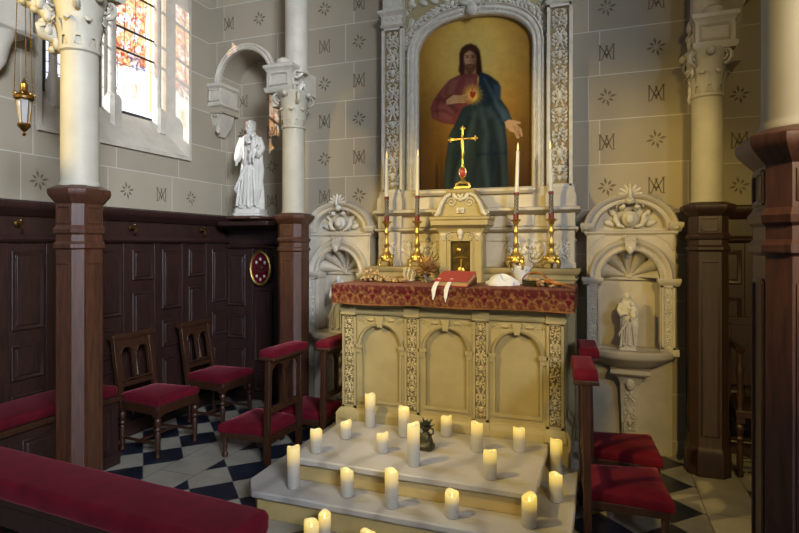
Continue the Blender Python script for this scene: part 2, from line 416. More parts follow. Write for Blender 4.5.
# back wall
w = MB(); w.box(-2.86, .82, BACK, BACK+.2, 0, 5.2)
for side in (-1, 1):
    x0, x1 = (LEFT, -2.86) if side < 0 else (.82, RIGHT)
    w.box(x0-.3, x1+.3, BAY, BAY+.2, 0, 5.2)
    cx = -3.31 if side < 0 else 1.27
    w.arch(x0, x1, 2.95, 5.2, cx, .295, 3.24, 2.95, 4.62, BAY, n=24) if side < 0 else w.arch(x0, x1, 2.95, 5.2, cx, .3, 3.25, 2.95, 4.62, BAY, n=20)
w.cur = 1
for i in range(-1, 10):
    x = -2.09+.357*(i-1)
    if not -2.55 < x < .56: continue
    for j in range(0, 9):
        z = 2.06+.355*j
        if abs(x-XC) < .86 and z < 4.4: continue
        motif(w, (x, BACK, z), (1, 0, 0), (0, -1, 0), (i+1+j) % 2)
for i, x in enumerate((-3.56, -3.2)):
    for j in range(4): motif(w, (x, BAY, 2.06+.355*j), (1, 0, 0), (0, -1, 0), (i+j) % 2)
    for j in range(2): motif(w, (x+.05, 4.62, 3.83+.355*j), (1, 0, 0), (0, -1, 0), (i+j+1) % 2)
for i, x in enumerate((1.02, 1.39)):
    for j in range(3): motif(w, (x, BAY, 2.06+.355*j), (1, 0, 0), (0, -1, 0), (i+j) % 2)
    for j in range(3): motif(w, (x-.02, 4.62, 3.61+.355*j), (1, 0, 0), (0, -1, 0), (i+j) % 2)
struct(w.build('wall_back', ['wall_x', 'stencil']), 'pale stone block back wall stencilled with stars and monograms', 'wall')
# left wall with a twin-light window in a splayed opening
WY0, WY1, WZ0, WZ1 = 2.81, 4.30, 2.45, 4.4
GY0, GY1, GZ0, GZ1, GX = 3.04, 4.22, 2.80, 4.2, -4.05
w = MB()
def quad(mb, *p): mb.add(list(p), [tuple(range(len(p)))])
Y0, Y1 = -7.0, 5.1  # wall carried on out of view, and built high, to block the sun
quad(w, (LEFT, Y0, 0), (LEFT, Y1, 0), (LEFT, Y1, WZ0), (LEFT, Y0, WZ0)); quad(w, (LEFT, Y0, WZ1), (LEFT, Y1, WZ1), (LEFT, Y1, 8), (LEFT, Y0, 8))
quad(w, (LEFT, Y0, WZ0), (LEFT, WY0, WZ0), (LEFT, WY0, WZ1), (LEFT, Y0, WZ1)); quad(w, (LEFT, WY1, WZ0), (LEFT, Y1, WZ0), (LEFT, Y1, WZ1), (LEFT, WY1, WZ1))
w.cur = 2
quad(w, (LEFT, WY0, WZ0), (LEFT, WY1, WZ0), (GX, GY1, GZ0), (GX, GY0, GZ0)); quad(w, (LEFT, WY0, WZ1), (LEFT, WY1, WZ1), (GX, GY1, GZ1), (GX, GY0, GZ1))
quad(w, (LEFT, WY0, WZ0), (LEFT, WY0, WZ1), (GX, GY0, GZ1), (GX, GY0, GZ0)); quad(w, (LEFT, WY1, WZ0), (LEFT, WY1, WZ1), (GX, GY1, GZ1), (GX, GY1, GZ0))
w.box(LEFT-.45, GX, Y0, GY0, 0, 8); w.box(LEFT-.45, GX, GY1, Y1, 0, 8); w.box(LEFT-.45, GX, GY0, GY1, 0, GZ0); w.box(LEFT-.45, GX, GY0, GY1, GZ1, 8)
w.box(LEFT, LEFT+.025, WY0-.03, WY1+.03, WZ0-.035, WZ0)          # sill string course
w.box(LEFT, LEFT+.02, WY1, WY1+.035, WZ0, WZ1); w.box(LEFT, LEFT+.02, WY0-.035, WY0, WZ0, WZ1)
w.cur = 1
for i in range(-4, 5):
    y = 3.576+.388*i
    if y > 4.7 or y < 1.5: continue
    for j in range(0, 8):
        z = 2.06+.355*j
        if WY0-.1 < y < WY1+.1 and z > 2.4: continue
        motif(w, (LEFT, y, z), (0, 1, 0), (1, 0, 0), (i+j) % 2)
struct(w.build('wall_left', ['wall_y', 'stencil', 'stone'], recalc=False), 'pale stencilled stone left wall around the stained glass', 'wall')
w = MB(); w.box(RIGHT, RIGHT+.2, 2.3, 5.1, 0, 5.2); struct(w.build('wall_right', 'wall_y'), 'stone right wall mostly hidden behind the pillar', 'wall')
# windows: two lights, a stone mullion and jamb shafts
SOFT = .5
def glasscol(P):
    x, y = photo(P[:, 0], P[:, 1], P[:, 2]); n = len(x)
    c = np.ones((n, 3))*np.array([.93, .95, .98]); nz = vnoise(P[:, 1], P[:, 2], 26, 3); n2 = vnoise(P[:, 1], P[:, 2], 60, 5)
    # upper figure in oranges and reds
    f = poly_mask(x, y, [(109, -60), (150, -60), (147, 20), (146, 66), (136, 70), (118, 66), (109, 52)], 6)
    c = over(c, f*.75*np.clip((nz-.3)*3, 0, 1), 'e08a3a'); c = over(c, f*.8*np.clip((n2-.55)*5, 0, 1), 'b03a22')
    c = over(c, f*.5*np.clip((nz-.62)*6, 0, 1), 'fff4c8')
    c = over(c, poly_mask(x, y, [(112, 40), (128, 46), (132, 60), (124, 68), (112, 62)], 2)*.8*np.clip((n2-.3)*3, 0, 1), 'a8442a')
    c = over(c, poly_mask(x, y, [(127, 55), (145, 60), (146, 72), (132, 70)], 2)*.8*np.clip((n2-.35)*3, 0, 1), '4a4a78')
    c = over(c, poly_mask(x, y, [(138, 58), (146, 60), (146, 68), (140, 67)], 2)*.7, 'c86a3a')
    ring = ell_mask(x, y, 130, 90, 8, 11, 1.5)-ell_mask(x, y, 130, 90, 5, 8, 1.5)
    c = over(c, np.clip(ring, 0, 1)*.75*np.clip((nz-.15)*2, 0, 1), 'e0a060')
    c = over(c, np.clip(poly_mask(x, y, [(150, -60), (152, -60), (151.5, 112), (149.5, 112)], 1), 0, 1)*.8, 'c8843a')
    l = poly_mask(x, y, [(40, -60), (66, -60), (66, 95), (40, 95)], 4)
    c = over(c, l*.45*np.clip((nz-.45)*4, 0, 1), 'a8c0f0'); c = over(c, l*.5*np.clip((n2-.6)*5, 0, 1), 'd890a0')
    return c
def pane(name, y0, y1, label):
    ny, nz = 46, 150
    pts = [(GX, y0+(y1-y0)*j/(ny-1), GZ0+(GZ1-GZ0)*i/(nz-1)) for i in range(nz) for j in range(ny)]
    fr = MB(); d = .012
    fr.box(GX-d, GX+d, y0-.02, y0+.012, GZ0-.03, GZ1+.03); fr.box(GX-d, GX+d, y1-.012, y1+.02, GZ0-.03, GZ1+.03)
    fr.box(GX-d, GX+d, y0, y1, GZ0-.03, GZ0+.012); fr.box(GX-d, GX+d, y0, y1, GZ1-.012, GZ1+.03)
    for z in (3.36, 3.56, 3.9): fr.box(GX-.008, GX+.01, y0, y1, z-.009, z+.009)
    rd = random.Random(3)
    def wob(p0, p1, r=.004):
        k = 8; fr.sweep([(GX+.004, p0[0]+(p1[0]-p0[0])*i/k+rd.uniform(-.012, .012), p0[1]+(p1[1]-p0[1])*i/k) for i in range(k+1)], r, n=4)
    W = y1-y0
    for f in (.28, .5, .74): wob((y0+W*f, 3.36), (y0+W*(f+.05), GZ1), .0035)
    wob((y0, 3.22), (y1, 3.26), .003); wob((y0+.06, GZ0), (y0+.08, 3.3), .003)
    if y0 < 3.3:
        for f in (.12, .3, .55): wob((y0+W*f, GZ0), (y0+W*f, 3.4))
        for k in range(7): wob((y0, 2.86+.085*k), (y1, 2.9+.085*k))
    o = struct(grid_paint(name, pts, ny, nz, glasscol, 'glass'), label, 'window')
    fo = fr.build('lead_frame', 'lead', o); return o
pane('window_1', GY0+.02, 3.56, 'narrow left light of stained glass beside the left column')
pane('window_2', 3.68, GY1-.02, 'bright right light of stained glass with orange figures')
mu = MB()
mu.box(-4.12, -4.0, 3.57, 3.67, GZ0-.03, GZ1+.05); mu.lathe([(.04, 2.9), (.034, 2.95), (.034, 4.22)], 14, (-3.965, 3.62)); mu.octo([(.062, 2.62), (.062, 2.86), (.045, 2.9)], (-3.955, 3.62))
mu.lathe([(.036, 2.9), (.03, 2.94), (.03, 4.22)], 14, (-3.985, 4.165)); mu.octo([(.055, 2.66), (.055, 2.85), (.04, 2.9)], (-3.97, 4.165))
mu.lathe([(.036, 2.9), (.03, 2.94), (.03, 4.22)], 14, (-3.985, 3.09)); mu.octo([(.055, 2.66), (.055, 2.85), (.04, 2.9)], (-3.97, 3.09))
struct(mu.build('trim_1', 'stone'), 'stone mullion and jamb shafts of the window', 'window trim')
# ---- wainscots
def wains(name, o, u, n, L, label, phase=0, H=0):
    o, u, n = Vector(o), Vector(u), Vector(n); mb = MB(); R = Matrix((( u.x, -n.x, 0, o.x), (u.y, -n.y, 0, o.y), (0, 0, 1, 0), (0, 0, 0, 1)))
    mb.X = R @ Matrix.Translation((0, 0, H))
    mb.box(0, L, 0, -.03+.03+.04, 0, 1.88); mb.box(0, L, -.02, 0, 0, .13)
    mb.rect([(0, L, -.03, .04, 1.62), (0, L, -.045, .04, 1.64), (0, L, -.02, .04, 1.67)])
    mb.rect([(0, L, -.02, .04, 1.80), (0, L, -.06, .04, 1.84), (0, L, -.075, .04, 1.86), (0, L, -.075, .04, 1.89), (0, L, -.05, .04, 1.905)])
    k = int(L/.31); W = L/k
    for i in range(k):
        c = (i+.5)*W; ww = W-.11
        mb.box(i*W-.035 if i else 0, i*W+.035, -.012, 0, .13, 1.62)
        rows = ((.15, .58), (.68, .92), (1.02, 1.56)) if (i+phase) % 2 else ((.15, .36), (.46, 1.2), (1.3, 1.56))
        for a, b in rows:
            rpanel(mb, (c, 0, (a+b)/2), (1, 0, 0), ww, b-a, (0, -1, 0), .02)
    mb.X = Matrix.Identity(4)
    return struct(mb.build(name, 'wood', bevel=.002), label, 'wall panelling')
wains('trim_2', (LEFT+.04, 1.5, 0), (0, 1, 0), (1, 0, 0), 3.38, 'dark oak panelling along the left wall below the window')
wains('trim_3', (LEFT, 4.86, 0), (1, 0, 0), (0, -1, 0), .98, 'dark oak panelling under the large statue', 1, -.055)
wains('trim_4', (.76, 4.86, 0), (1, 0, 0), (0, -1, 0), .95, 'dark oak panelling behind the right corner pillar')
# ---- corbel of the niche arch, archivolt
mb = MB(); mb.archmould(-3.31, 3.24, [(.362, 4.62), (.362, 4.595), (.345, 4.58), (.33, 4.59), (.312, 4.575), (.295, 4.585), (.295, 4.63)], 28)
struct(mb.build('trim_5', 'stone'), 'rounded stone moulding of the arch over the large statue', 'arch moulding')
mb = MB()
mb.rect([(LEFT, -3.60, 4.60, 4.88, 3.04), (LEFT, -3.60, 4.60, 4.88, 3.19), (LEFT, -3.58, 4.58, 4.88, 3.21), (LEFT, -3.58, 4.58, 4.88, 3.24)])
mb.rect([(LEFT, -3.72, 4.74, 4.84, 2.73), (LEFT, -3.66, 4.67, 4.86, 2.83), (LEFT, -3.62, 4.63, 4.88, 2.99), (LEFT, -3.58, 4.59, 4.88, 3.015), (LEFT, -3.58, 4.59, 4.88, 3.045)])
scroll(mb, -3.67, 2.94, 4.63, .05); scroll(mb, -3.69, 2.85, 4.665, .04, -1, -1); leaf(mb, -3.69, 2.83, 4.67, .09, -80, .5); strip(mb, -3.74, -3.61, 3.06, 3.18, 4.59, 4.61, .015)
struct(mb.build('trim_6', 'stone', bevel=.004), 'carved corbel carrying the left end of the niche arch', 'corbel')
mb = MB()
mb.rect([(LEFT, -3.56, 2.3, 2.62, 2.98), (LEFT, -3.54, 2.28, 2.64, 3.0), (LEFT, -3.56, 2.3, 2.62, 3.02), (LEFT, -3.56, 2.3, 2.62, 3.26), (LEFT, -3.5, 2.25, 2.68, 3.32), (LEFT, -3.5, 2.25, 2.68, 3.36)])
strip(mb, -3.74, -3.57, 3.05, 3.23, 2.292, 2.31, .02); mb.lathe([(.01, 2.72), (.05, 2.78), (.075, 2.9), (.11, 2.98)], 12, (-3.66, 2.45))
for k in range(5): leaf(mb, -3.66, 2.78, 2.36, .16, 50+20*k, .35)
struct(mb.build('trim_7', 'stone', bevel=.003), 'carved wall corbel in the upper left corner above the lantern', 'corbel')

# ================================================================== COLUMNS
def volute(mb, c, ang, r):
    d = Vector((math.cos(ang), math.sin(ang), 0)); pts = []; ws = []
    for i in range(15):
        f = i/14; a = -PI/2+f*2.6*PI; rr = r*(1-.75*f); p = Vector(c)+d*(rr*math.cos(a))+Vector((0, 0, rr*math.sin(a))); pts.append(p); ws.append(r*.3*(1-.3*f))
    mb.sweep(pts, ws, [w*.7 for w in ws], side=d.cross(Vector((0, 0, 1))), n=6)
def acanthus(mb, c, ang, z0, h, r0, r1, w):
    d = Vector((math.cos(ang), math.sin(ang), 0)); pts = []; ws = []
    for i in range(8):
        f = i/7; rr = r0+(r1-r0)*f**2; z = z0+h*(math.sin(min(f, .9)/.9*PI/2)) - (h*.14 if f > .92 else 0)
        pts.append(Vector((c[0], c[1], z))+d*rr); ws.append(w*(.55+.6*math.sin(PI*min(1, f*1.05))) if f < 1 else w*.25)
    mb.sweep(pts, ws, w*.22, side=d.cross(Vector((0, 0, 1))), n=6)
def column(label, cx, cy, half, zt, zcap, dia, wood, block=None, upper=False, blockside=0, group=None, bdx=0):
    root = thing('stone_column', label, 'column', (cx, cy, 0), 0, group); h = half
    p = MB(); p.octo([(h*1.14, 0), (h*1.14, .16), (h*1.06, .19), (h, .21), (h, zt-.33), (h*1.1, zt-.32), (h*1.1, zt-.30), (h, zt-.285), (h, zt-.25), (h*1.09, zt-.24), (h*1.12, zt-.22), (h*1.0, zt-.2), (h, zt-.075)])
    pd = p.build('pedestal', wood, root, 30, .003)
    c = MB(); c.octo([(h*1.0, zt-.085), (h*1.08, zt-.075), (h*1.3, zt-.045), (h*1.36, zt-.03), (h*1.36, zt-.008), (h*1.2, zt), (h*.95, zt+.014)]); c.build('pedestal_cap', wood, root, 30, .003)
    q = MB(); k = h*.58
    for (nx, ny) in ((0, -1), (1, 0), (-1, 0), (0, 1)):
        u = (-ny, nx, 0)
        for a, b in ((.28, zt-.4), (zt-.185, zt-.1)):
            q_o = (nx*h, ny*h, (a+b)/2); ww = k*1.5
            for s in (-1, 1):
                o = Vector(q_o)+Vector(u)*s*ww/2
                rpanel(q, o, u, .014, b-a, (nx, ny, 0), .006, .004)
            for zz in (a, b): rpanel(q, (nx*h, ny*h, zz), u, ww, .014, (nx, ny, 0), .006, .004)
    q.build('panel_moulding', wood, root, 30)
    r = dia/2; s = MB()
    s.lathe([(r*1.07, zt+.010), (r*1.08, zt+.022), (r*1.03, zt+.032), (r, zt+.045), (r*.985, zcap-.03), (r*1.1, zcap-.02), (r*1.1, zcap), (r*.95, zcap+.01)], 32)
    s.build('shaft', 'columnstone', root, 40)
    hb = block or .16; zc = zcap; H = .30
    cp = MB(); cp.lathe([(r*.95, zc), (r*1.0, zc+.1), (r*1.25, zc+.22), (r*1.5, zc+H)], 24)
    for i in range(8): acanthus(cp, (0, 0), PI*i/4+PI/8, zc+.0, H*.48, r*1.0, r*1.45, r*.34)
    for i in range(8): acanthus(cp, (0, 0), PI*i/4, zc+.05, H*.75, r*1.02, r*1.6, r*.32)
    for i in range(4): volute(cp, (r*1.35*math.cos(PI/4+PI*i/2), r*1.35*math.sin(PI/4+PI*i/2), zc+H-.055), PI/4+PI*i/2, .055)
    for i in range(4): flower(cp, *(0, 0, 0, 0)) if False else cp.ell((r*1.5*math.cos(PI*i/2), r*1.5*math.sin(PI*i/2), zc+H-.03), (.03, .03, .03), 8, 5)
    cp.sq([(hb*.92, zc+H-.01), (hb, zc+H+.01), (hb, zc+H+.035)], (bdx, 0))
    cp.build('capital', 'columnstone', root, 45)
    e = MB(); z0 = zc+H+.035; e.X = Matrix.Translation((bdx, 0, 0))
    if upper: e.box(-hb*.86, hb*.86, 0, .325, z0, z0+.2)
    e.sq([(hb*.88, z0), (hb*.88, z0+.14), (hb*1.0, z0+.165), (hb*1.05, z0+.172), (hb*1.05, z0+.2), (hb*.9, z0+.21)])
    if not upper: e.sq([(hb*.8, z0+.2), (hb*.8, 5.2)])
    for nx, ny in ((0, -1), (1, 0), (-1, 0)):
        u = (-ny, nx, 0); o = Vector((nx*hb*.88, ny*hb*.88, z0+.072))
        for s in (-1, 1): rpanel(e, o+Vector(u)*s*hb*.62, u, .02, .12, (nx, ny, 0), .01, .006)
        for s in (-1, 1): rpanel(e, o+Vector((0, 0, s*.05)), u, hb*1.3, .02, (nx, ny, 0), .01, .006)
    if upper:
        e.lathe([(hb*.6, z0+.2), (hb*.6, z0+.22), (hb*.5, z0+.26), (hb*.22, z0+.285)], 20, (0, -.03)); e.lathe([(r*1.02, z0+.15), (r*1.02, 5.2)], 24, (-bdx, .05))
    e.build('entablature_block', 'stone', root, 35, .003)
    if blockside:
        g = MB(); sx = blockside; X0 = sx*hb*1.06
        g.X = Matrix.Translation((bdx+sx*hb*.93, 0, 0)) @ Matrix.Rotation(sx*PI/2, 4, 'Z')
        for zz, rr in ((z0+.11, .06), (z0-.01, .07), (z0-.13, .07)):
            scroll(g, -.05, zz, -.005, rr*.8, 1, 1); scroll(g, .06, zz-.05, -.005, rr*.7, -1, -1); leaf(g, 0, zz, -.01, .1, 60); leaf(g, 0, zz, -.01, .1, 200)
        for k in range(4): leaf(g, 0, z0-.12-.06*k, -.0, .1, -60-20*k, .45)
        g.build('carved_foliage', 'carve', root, 50)
    return root
column('slim stone column in the back left corner beside the large statue, on a dark oak pedestal', XC-1.565, 4.32, .118, 1.87, 2.66, .20, 'pierwood', .142, True, 1, bdx=-.075)
column('slim stone column in the back right corner beside the shell niche, on a dark oak pedestal', XC+1.735, 4.41, .12, 1.885, 2.66,   .20, 'wood', .138, True, -1, bdx=.03)
lc = column('thick stone column in front of the stained glass, on a brown oak pedestal', -2.66, 2.22, .098, 1.905, 2.66, .188, 'pierwood', .16, False, 0)
column('cream stone column at the right foreground, cut by the picture edge, on a brown oak pedestal', .535, 1.80, .114, 1.90, 2.68, .214, 'pierwood', .16, False, 0)
# scroll console on the left column's capital, it carries the lantern
g = MB()
pts = [(-.10, -.02, 2.66), (-.13, -.05, 2.73), (-.12, -.06, 2.80), (-.14, -.09, 2.86), (-.19, -.12, 2.90), (-.25, -.13, 2.915), (-.275, -.13, 2.95), (-.25, -.13, 2.975), (-.22, -.125, 2.955)]
g.sweep(pts, [.035, .05, .045, .055, .05, .04, .035, .03, .02], [.03, .04, .035, .04, .035, .03, .028, .022, .015], n=10)
for i, p in enumerate(pts[:5]):
    g.ell((p[0]-.03, p[1]-.03, p[2]), (.035, .03, .022), 8, 5); g.ell((p[0]+.02, p[1]-.05, p[2]+.02), (.022, .022, .035), 8, 5)
g.sweep([(-.1, -.07, 2.70), (-.14, -.11, 2.73), (-.13, -.13, 2.77), (-.10, -.12, 2.77)], [.02, .03, .025, .012], n=6)
g.build('scroll_console', 'columnstone', lc, 60)
# hanging lantern
ax, ay = -2.66-.25, 2.22-.13
L = thing('hanging_lantern', 'brass lantern with glass sides hanging on chains from the left column', 'lantern', (ax, ay, 2.185)); L.scale = (.86, .86, .98)
b = MB(); b.lathe([(.004, 0), (.012, .012), (.006, .025), (.018, .035), (.034, .052), (.038, .062), (.034, .07)], 16); b.build('bottom_finial', 'brass', L)
b = MB(); b.lathe([(.026, .07), (.041, .20)], 6, caps=False); b.build('glass_body', 'clear', L, 20)
b = MB()
for k in range(6):
    a = PI*k/3; b.sweep([(.027*math.cos(a), .027*math.sin(a), .066), (.042*math.cos(a), .045*math.sin(a), .203)], .0035, n=5)
b.build('glazing_bars', 'brass', L)
b = MB(); b.lathe([(.046, .198), (.056, .204), (.058, .216), (.047, .228), (.03, .24), (.022, .25), (.022, .285), (.014, .292), (.006, .31), (.001, .325)], 18)
for k in range(8): b.ell((.055*math.cos(PI*k/4), .055*math.sin(PI*k/4), .228), (.007, .007, .012), 6, 4)
b.build('crown_lid', 'brass', L)
for k in range(3):
    a = 2*PI*k/3+.25; ch = MB(); N = 46
    for i in range(N):
        f = i/(N-1); r = .055*(1-f)+.038*f; z = .222+(.755-.222)*f
        ch.ell((r*math.cos(a), r*math.sin(a), z), (.0042, .0024, .0072) if i % 2 else (.0024, .0042, .0072), 5, 4)
    ch.build('chain', 'brass', L)
b = MB(); b.lathe([(.006, .735), (.036, .743), (.042, .76), (.014, .80), (.008, .83)], 14); b.build('ceiling_rose', 'brass', L)

# ================================================================== ALTAR STEPS
def step(name, label, x0, x1, y0, z0, z1, cham, over_=.025, y1=4.55, group=None):
    r = thing(name, label, 'step', ((x0+x1)/2, (y0+y1)/2, z0)); ox, oy = (x0+x1)/2, (y0+y1)/2; t = .042; zt = z1-z0
    def poly(k): return [(x0+k-ox, y1-oy), (x0+k-ox, y0+k+cham-oy), (x0+k+cham*.8-ox, y0+k-oy), (x1-k-ox, y0+k-oy), (x1-k-ox, y1-oy)]
    m = MB(); m.slab(poly(over_), 0, zt-t); m.build('riser', 'riser', r, 40, .004)
    m = MB(); m.slab(poly(0), zt-t, zt); m.build('slab', 'marble', r, 40, .01)
    return r
step('altar_step', 'wide lower altar step with a white marble slab, its left corner cut off', -2.03, -.125, 2.73, 0, .16, .14, y1=4.26)
step('altar_step', 'narrower upper altar step with a white marble slab directly before the altar', -1.80, -.31, 2.94, .16, .30, .05, y1=3.715)
# exec-continues
def at(o):
    m = MB(); m.X = Matrix.Translation((-o[0], -o[1], -o[2])); return m
# ================================================================== ALTAR
O = (XC, 3.72, .16)
A = thing('altar', 'cream stone altar block with three arched panels and carved strips', 'altar', O)
m = at(O)
m.rect([(XC-.80, XC+.80, 3.80, 4.27, .38), (XC-.80, XC+.80, 3.80, 4.27, 1.17)]); m.build('body', 'stone2', A)
m = at(O)
m.rect([(XC-.845, XC+.845, 3.72, 4.27, .16), (XC-.845, XC+.845, 3.72, 4.27, .345), (XC-.835, XC+.835, 3.73, 4.27, .36), (XC-.825, XC+.825, 3.74, 4.27, .375), (XC-.81, XC+.81, 3.755, 4.27, .385), (XC-.81, XC+.81, 3.755, 4.27, .40)])
for a, b in ((-.81, -.685), (-.31, -.19), (.19, .31), (.685, .81)):
    m.rect([(XC+a-.012, XC+b+.012, 3.715, 3.8, .30), (XC+a-.012, XC+b+.012, 3.715, 3.8, .345), (XC+a, XC+b, 3.74, 3.8, .385)])
m.build('plinth', 'stone2', A, 40, .003)
bays = ((-.69, -.305), (-.195, .195), (.305, .69))
for a, b in bays:
    c = (a+b)/2; m = at(O)
    m.arch(XC+a, XC+b, .40, 1.09, XC+c, .150, .855, .445, 3.762, 3.79, back=True)
    m.archmould(XC+c, .855, [(.150, 3.765), (.156, 3.746), (.17, 3.738), (.179, 3.75), (.179, 3.77)], 20)
    for s in (-1, 1):
        m.box(XC+c+s*.172-.03, XC+c+s*.172+.03, 3.742, 3.77, .835, .862); m.box(XC+c+s*.172-.022, XC+c+s*.172+.022, 3.75, 3.77, .80, .835)
        m.box(XC+c+s*.157-.008, XC+c+s*.157+.008, 3.754, 3.77, .455, .80)
    m.box(XC+c-.165, XC+c+.165, 3.75, 3.77, .43, .455)
    m.prism([(XC+c-.018, .995), (XC+c+.018, .995), (XC+c+.032, 1.075), (XC+c-.032, 1.075)], 3.735, 3.77)
    for s in (-1, 1):
        scroll(m, XC+c+s*.13, 1.035, 3.762, .03, s, 1); leaf(m, XC+c+s*.05, 1.045, 3.762, .06, 0 if s > 0 else 180, .4); flower(m, XC+c+s*.165, 1.045, 3.762, .018)
    m.build('arched_panel', 'stone2', A, 40)
for a, b in ((-.80, -.69), (-.305, -.195), (.195, .305), (.69, .80)):
    m = at(O); m.box(XC+a, XC+b, 3.756, 3.8, .38, 1.09); strip(m, XC+a, XC+b, .385, 1.085, 3.742, 3.757, .017); pl = m.build('pilaster', 'stone2', A, 40)
    m = at(O); m.box(XC+a+.017, XC+b-.017, 3.752, 3.757, .402, 1.068); m.build('panel_ground', 'altarground', pl)
    m = at(O); relief(m, XC+a+.018, XC+b-.018, .41, 1.06, 3.750, int(a*10) % 3); m.build('carved_relief', 'altarcarve', pl, 60)
m = at(O)
m.rect([(XC-.81, XC+.81, 3.745, 4.27, 1.085), (XC-.82, XC+.82, 3.735, 4.27, 1.1), (XC-.82, XC+.82, 3.735, 4.27, 1.115), (XC-.805, XC+.805, 3.75, 4.27, 1.12), (XC-.805, XC+.805, 3.75, 4.27, 1.15), (XC-.825, XC+.825, 3.70, 4.27, 1.18), (XC-.825, XC+.825, 3.69, 4.27, 1.29)])
for a, b in ((-.81, -.685), (-.31, -.19), (.19, .31), (.685, .81)): m.box(XC+a, XC+b, 3.728, 3.78, 1.08, 1.15)
m.build('table_top', 'stone2', A, 40, .003)
# altar cloth: brocade with deep front and side drops
def brocade(P):
    x, z = P[:, 0]+P[:, 1]*.9, P[:, 2]; n = vnoise(x, z, 70, 2); n2 = vnoise(x, z, 24, 8); c = np.ones((len(x), 3))*np.array([.28, .11, .10])
    v = (1.305-z)/.137; u = np.mod(x, .27)/.27; k = np.abs(u-.5)*2
    c = over(c, np.clip((n-.5)*4, 0, 1)*.6, '5c3e34'); c = over(c, np.clip((v-.18)*9, 0, 1)*np.clip(1.25-2*k, 0, 1), '4a0a1c')
    c = over(c, np.clip((v-.45+.18*np.cos(u*6*PI))*9, 0, 1)*.85, '573824')
    for sh in (0, .5):
        w = np.mod(x/.09+sh, 1)-.5; r = np.hypot(w, (v-.62-sh*.3)*1.5)
        c = over(c, np.clip(1-np.abs(r-.36)*11, 0, 1)*(v > .32)*.8, '7d5c36'); c = over(c, np.clip(1-np.abs(r-.19)*11, 0, 1)*(v > .32)*.6, '5e1420')
    c = over(c, np.clip(1-np.abs(np.mod(x/.09, 1)-.5)*5-np.abs(v-.3)*4, 0, 1)*.8, '745232')
    c = over(c, np.clip((n-.62)*4, 0, 1)*.5, '866840'); c = over(c, np.clip((v-.93)*20, 0, 1), '8a5a38'); c = over(c, np.clip((.05-v)*12, 0, 1)*.7, 'b08878')
    return c
def cloth():
    o = thing('altar_cloth', 'red and gold brocade cloth draped over the top of the altar', 'altar cloth', (XC, 3.66, 1.3)); nx = 330; rows = []
    path = []   # cross-section from back of top to front hem
    for i in range(10): path.append((4.27-.58*i/9, 1.306))
    for i in range(5): a = PI/2*i/4; path.append((3.69-.03*math.sin(a), 1.276+.03*math.cos(a)))
    for i in range(1, 30): path.append((3.66, 1.276-.108*i/29))
    for y, z in path:
        row = []
        for j in range(nx):
            f = j/(nx-1); x = XC-.845+1.712*f; d = max(0, (1.28-z)/.112)
            row.append((x-XC, y-3.66+(-.006*math.sin(x*21)-.005*math.sin(x*47))*d-.006*d, z-1.3+.004*math.sin(x*9)*d))
        rows.append(row)
    f = grid_paint('front_drop', rows, nx, len(path), lambda P: brocade(P+np.array([XC, 3.66, 1.3])), 'brocade', o)
    so = f.modifiers.new('thick', 'SOLIDIFY'); so.thickness = .006; so.offset = -1
    for s in (-1, 1):
        rows = []
        for i in range(34):
            z = 1.306-.137*i/33; rows.append([(s*(.845+(.022 if s > 0 else 0)+.004*math.sin(k*.4)*i/33), .0+.6*k/60-(.0 if k else .004), z-1.3) for k in range(61)])
        g = grid_paint('side_drop', rows, 61, 34, lambda P: brocade(P+np.array([XC, 3.66, 1.3])), 'brocade', o)
        so = g.modifiers.new('thick', 'SOLIDIFY'); so.thickness = .006; so.offset = 0
cloth()
# ================================================================== RETABLE
O = (XC, 4.64, .16)
R = thing('retable', 'tall carved white and cream stone frame rising behind the altar', 'altarpiece', (XC+.018, 4.64, .16))
m = at(O); m.rect([(XC-.83, XC+.83, 4.285, 4.64, 0), (XC-.83, XC+.83, 4.285, 4.64, 1.375)])
m.box(XC-.845, XC+.845, 4.275, 4.64, 1.335, 1.35)
m.rect([(XC-.845, XC+.845, 4.28, 4.64, 1.375), (XC-.865, XC+.865, 4.26, 4.64, 1.395), (XC-.865, XC+.865, 4.255, 4.64, 1.42)])
m.build('candle_shelf', 'stone2', R, 40, .003)
m = at(O); m.box(XC-.82, XC+.82, 4.50, 4.64, 1.42, 1.74)
for s in (-1, 1):
    a = XC+s*.72; m.box(a-.10, a+.10, 4.47, 4.52, 1.42, 1.73); m.box(a-.11, a+.11, 4.46, 4.52, 1.42, 1.46); 
m.rect([(XC-.83, XC+.83, 4.49, 4.64, 1.70), (XC-.85, XC+.85, 4.45, 4.64, 1.725), (XC-.85, XC+.85, 4.45, 4.64, 1.74), (XC-.82, XC+.82, 4.49, 4.64, 1.75)])
m.box(XC-.83, XC+.83, 4.49, 4.64, 1.63, 1.65)
m.box(XC-.82, XC+.82, 4.50, 4.64, 1.74, 1.86)
for s in (-1, 1):
    a = XC+s*.715; m.box(a-.11, a+.11, 4.465, 4.52, 1.745, 1.85); a = XC+s*.40; m.box(a-.11, a+.11, 4.485, 4.52, 1.755, 1.845)
m.rect([(XC-.83, XC+.83, 4.49, 4.64, 1.84), (XC-.84, XC+.855, 4.43, 4.64, 1.865), (XC-.85, XC+.865, 4.41, 4.64, 1.875), (XC-.85, XC+.865, 4.41, 4.64, 1.895), (XC-.83, XC+.83, 4.46, 4.64, 1.905)])
m.build('lower_stage', 'stone', R, 40, .003)
m = at(O)
for s in (-1, 1):
    relief(m, XC+s*.43-.15, XC+s*.43+.15, 1.47, 1.62, 4.50, 1); relief(m, XC+s*.72-.07, XC+s*.72+.07, 1.48, 1.62, 4.472, 2)
    for k in range(6): leaf(m, XC+s*(.29+.06*k), 1.53, 4.50, .07, 40+(k % 2)*90, .4)
m.build('lower_carving', 'carve', R, 60)
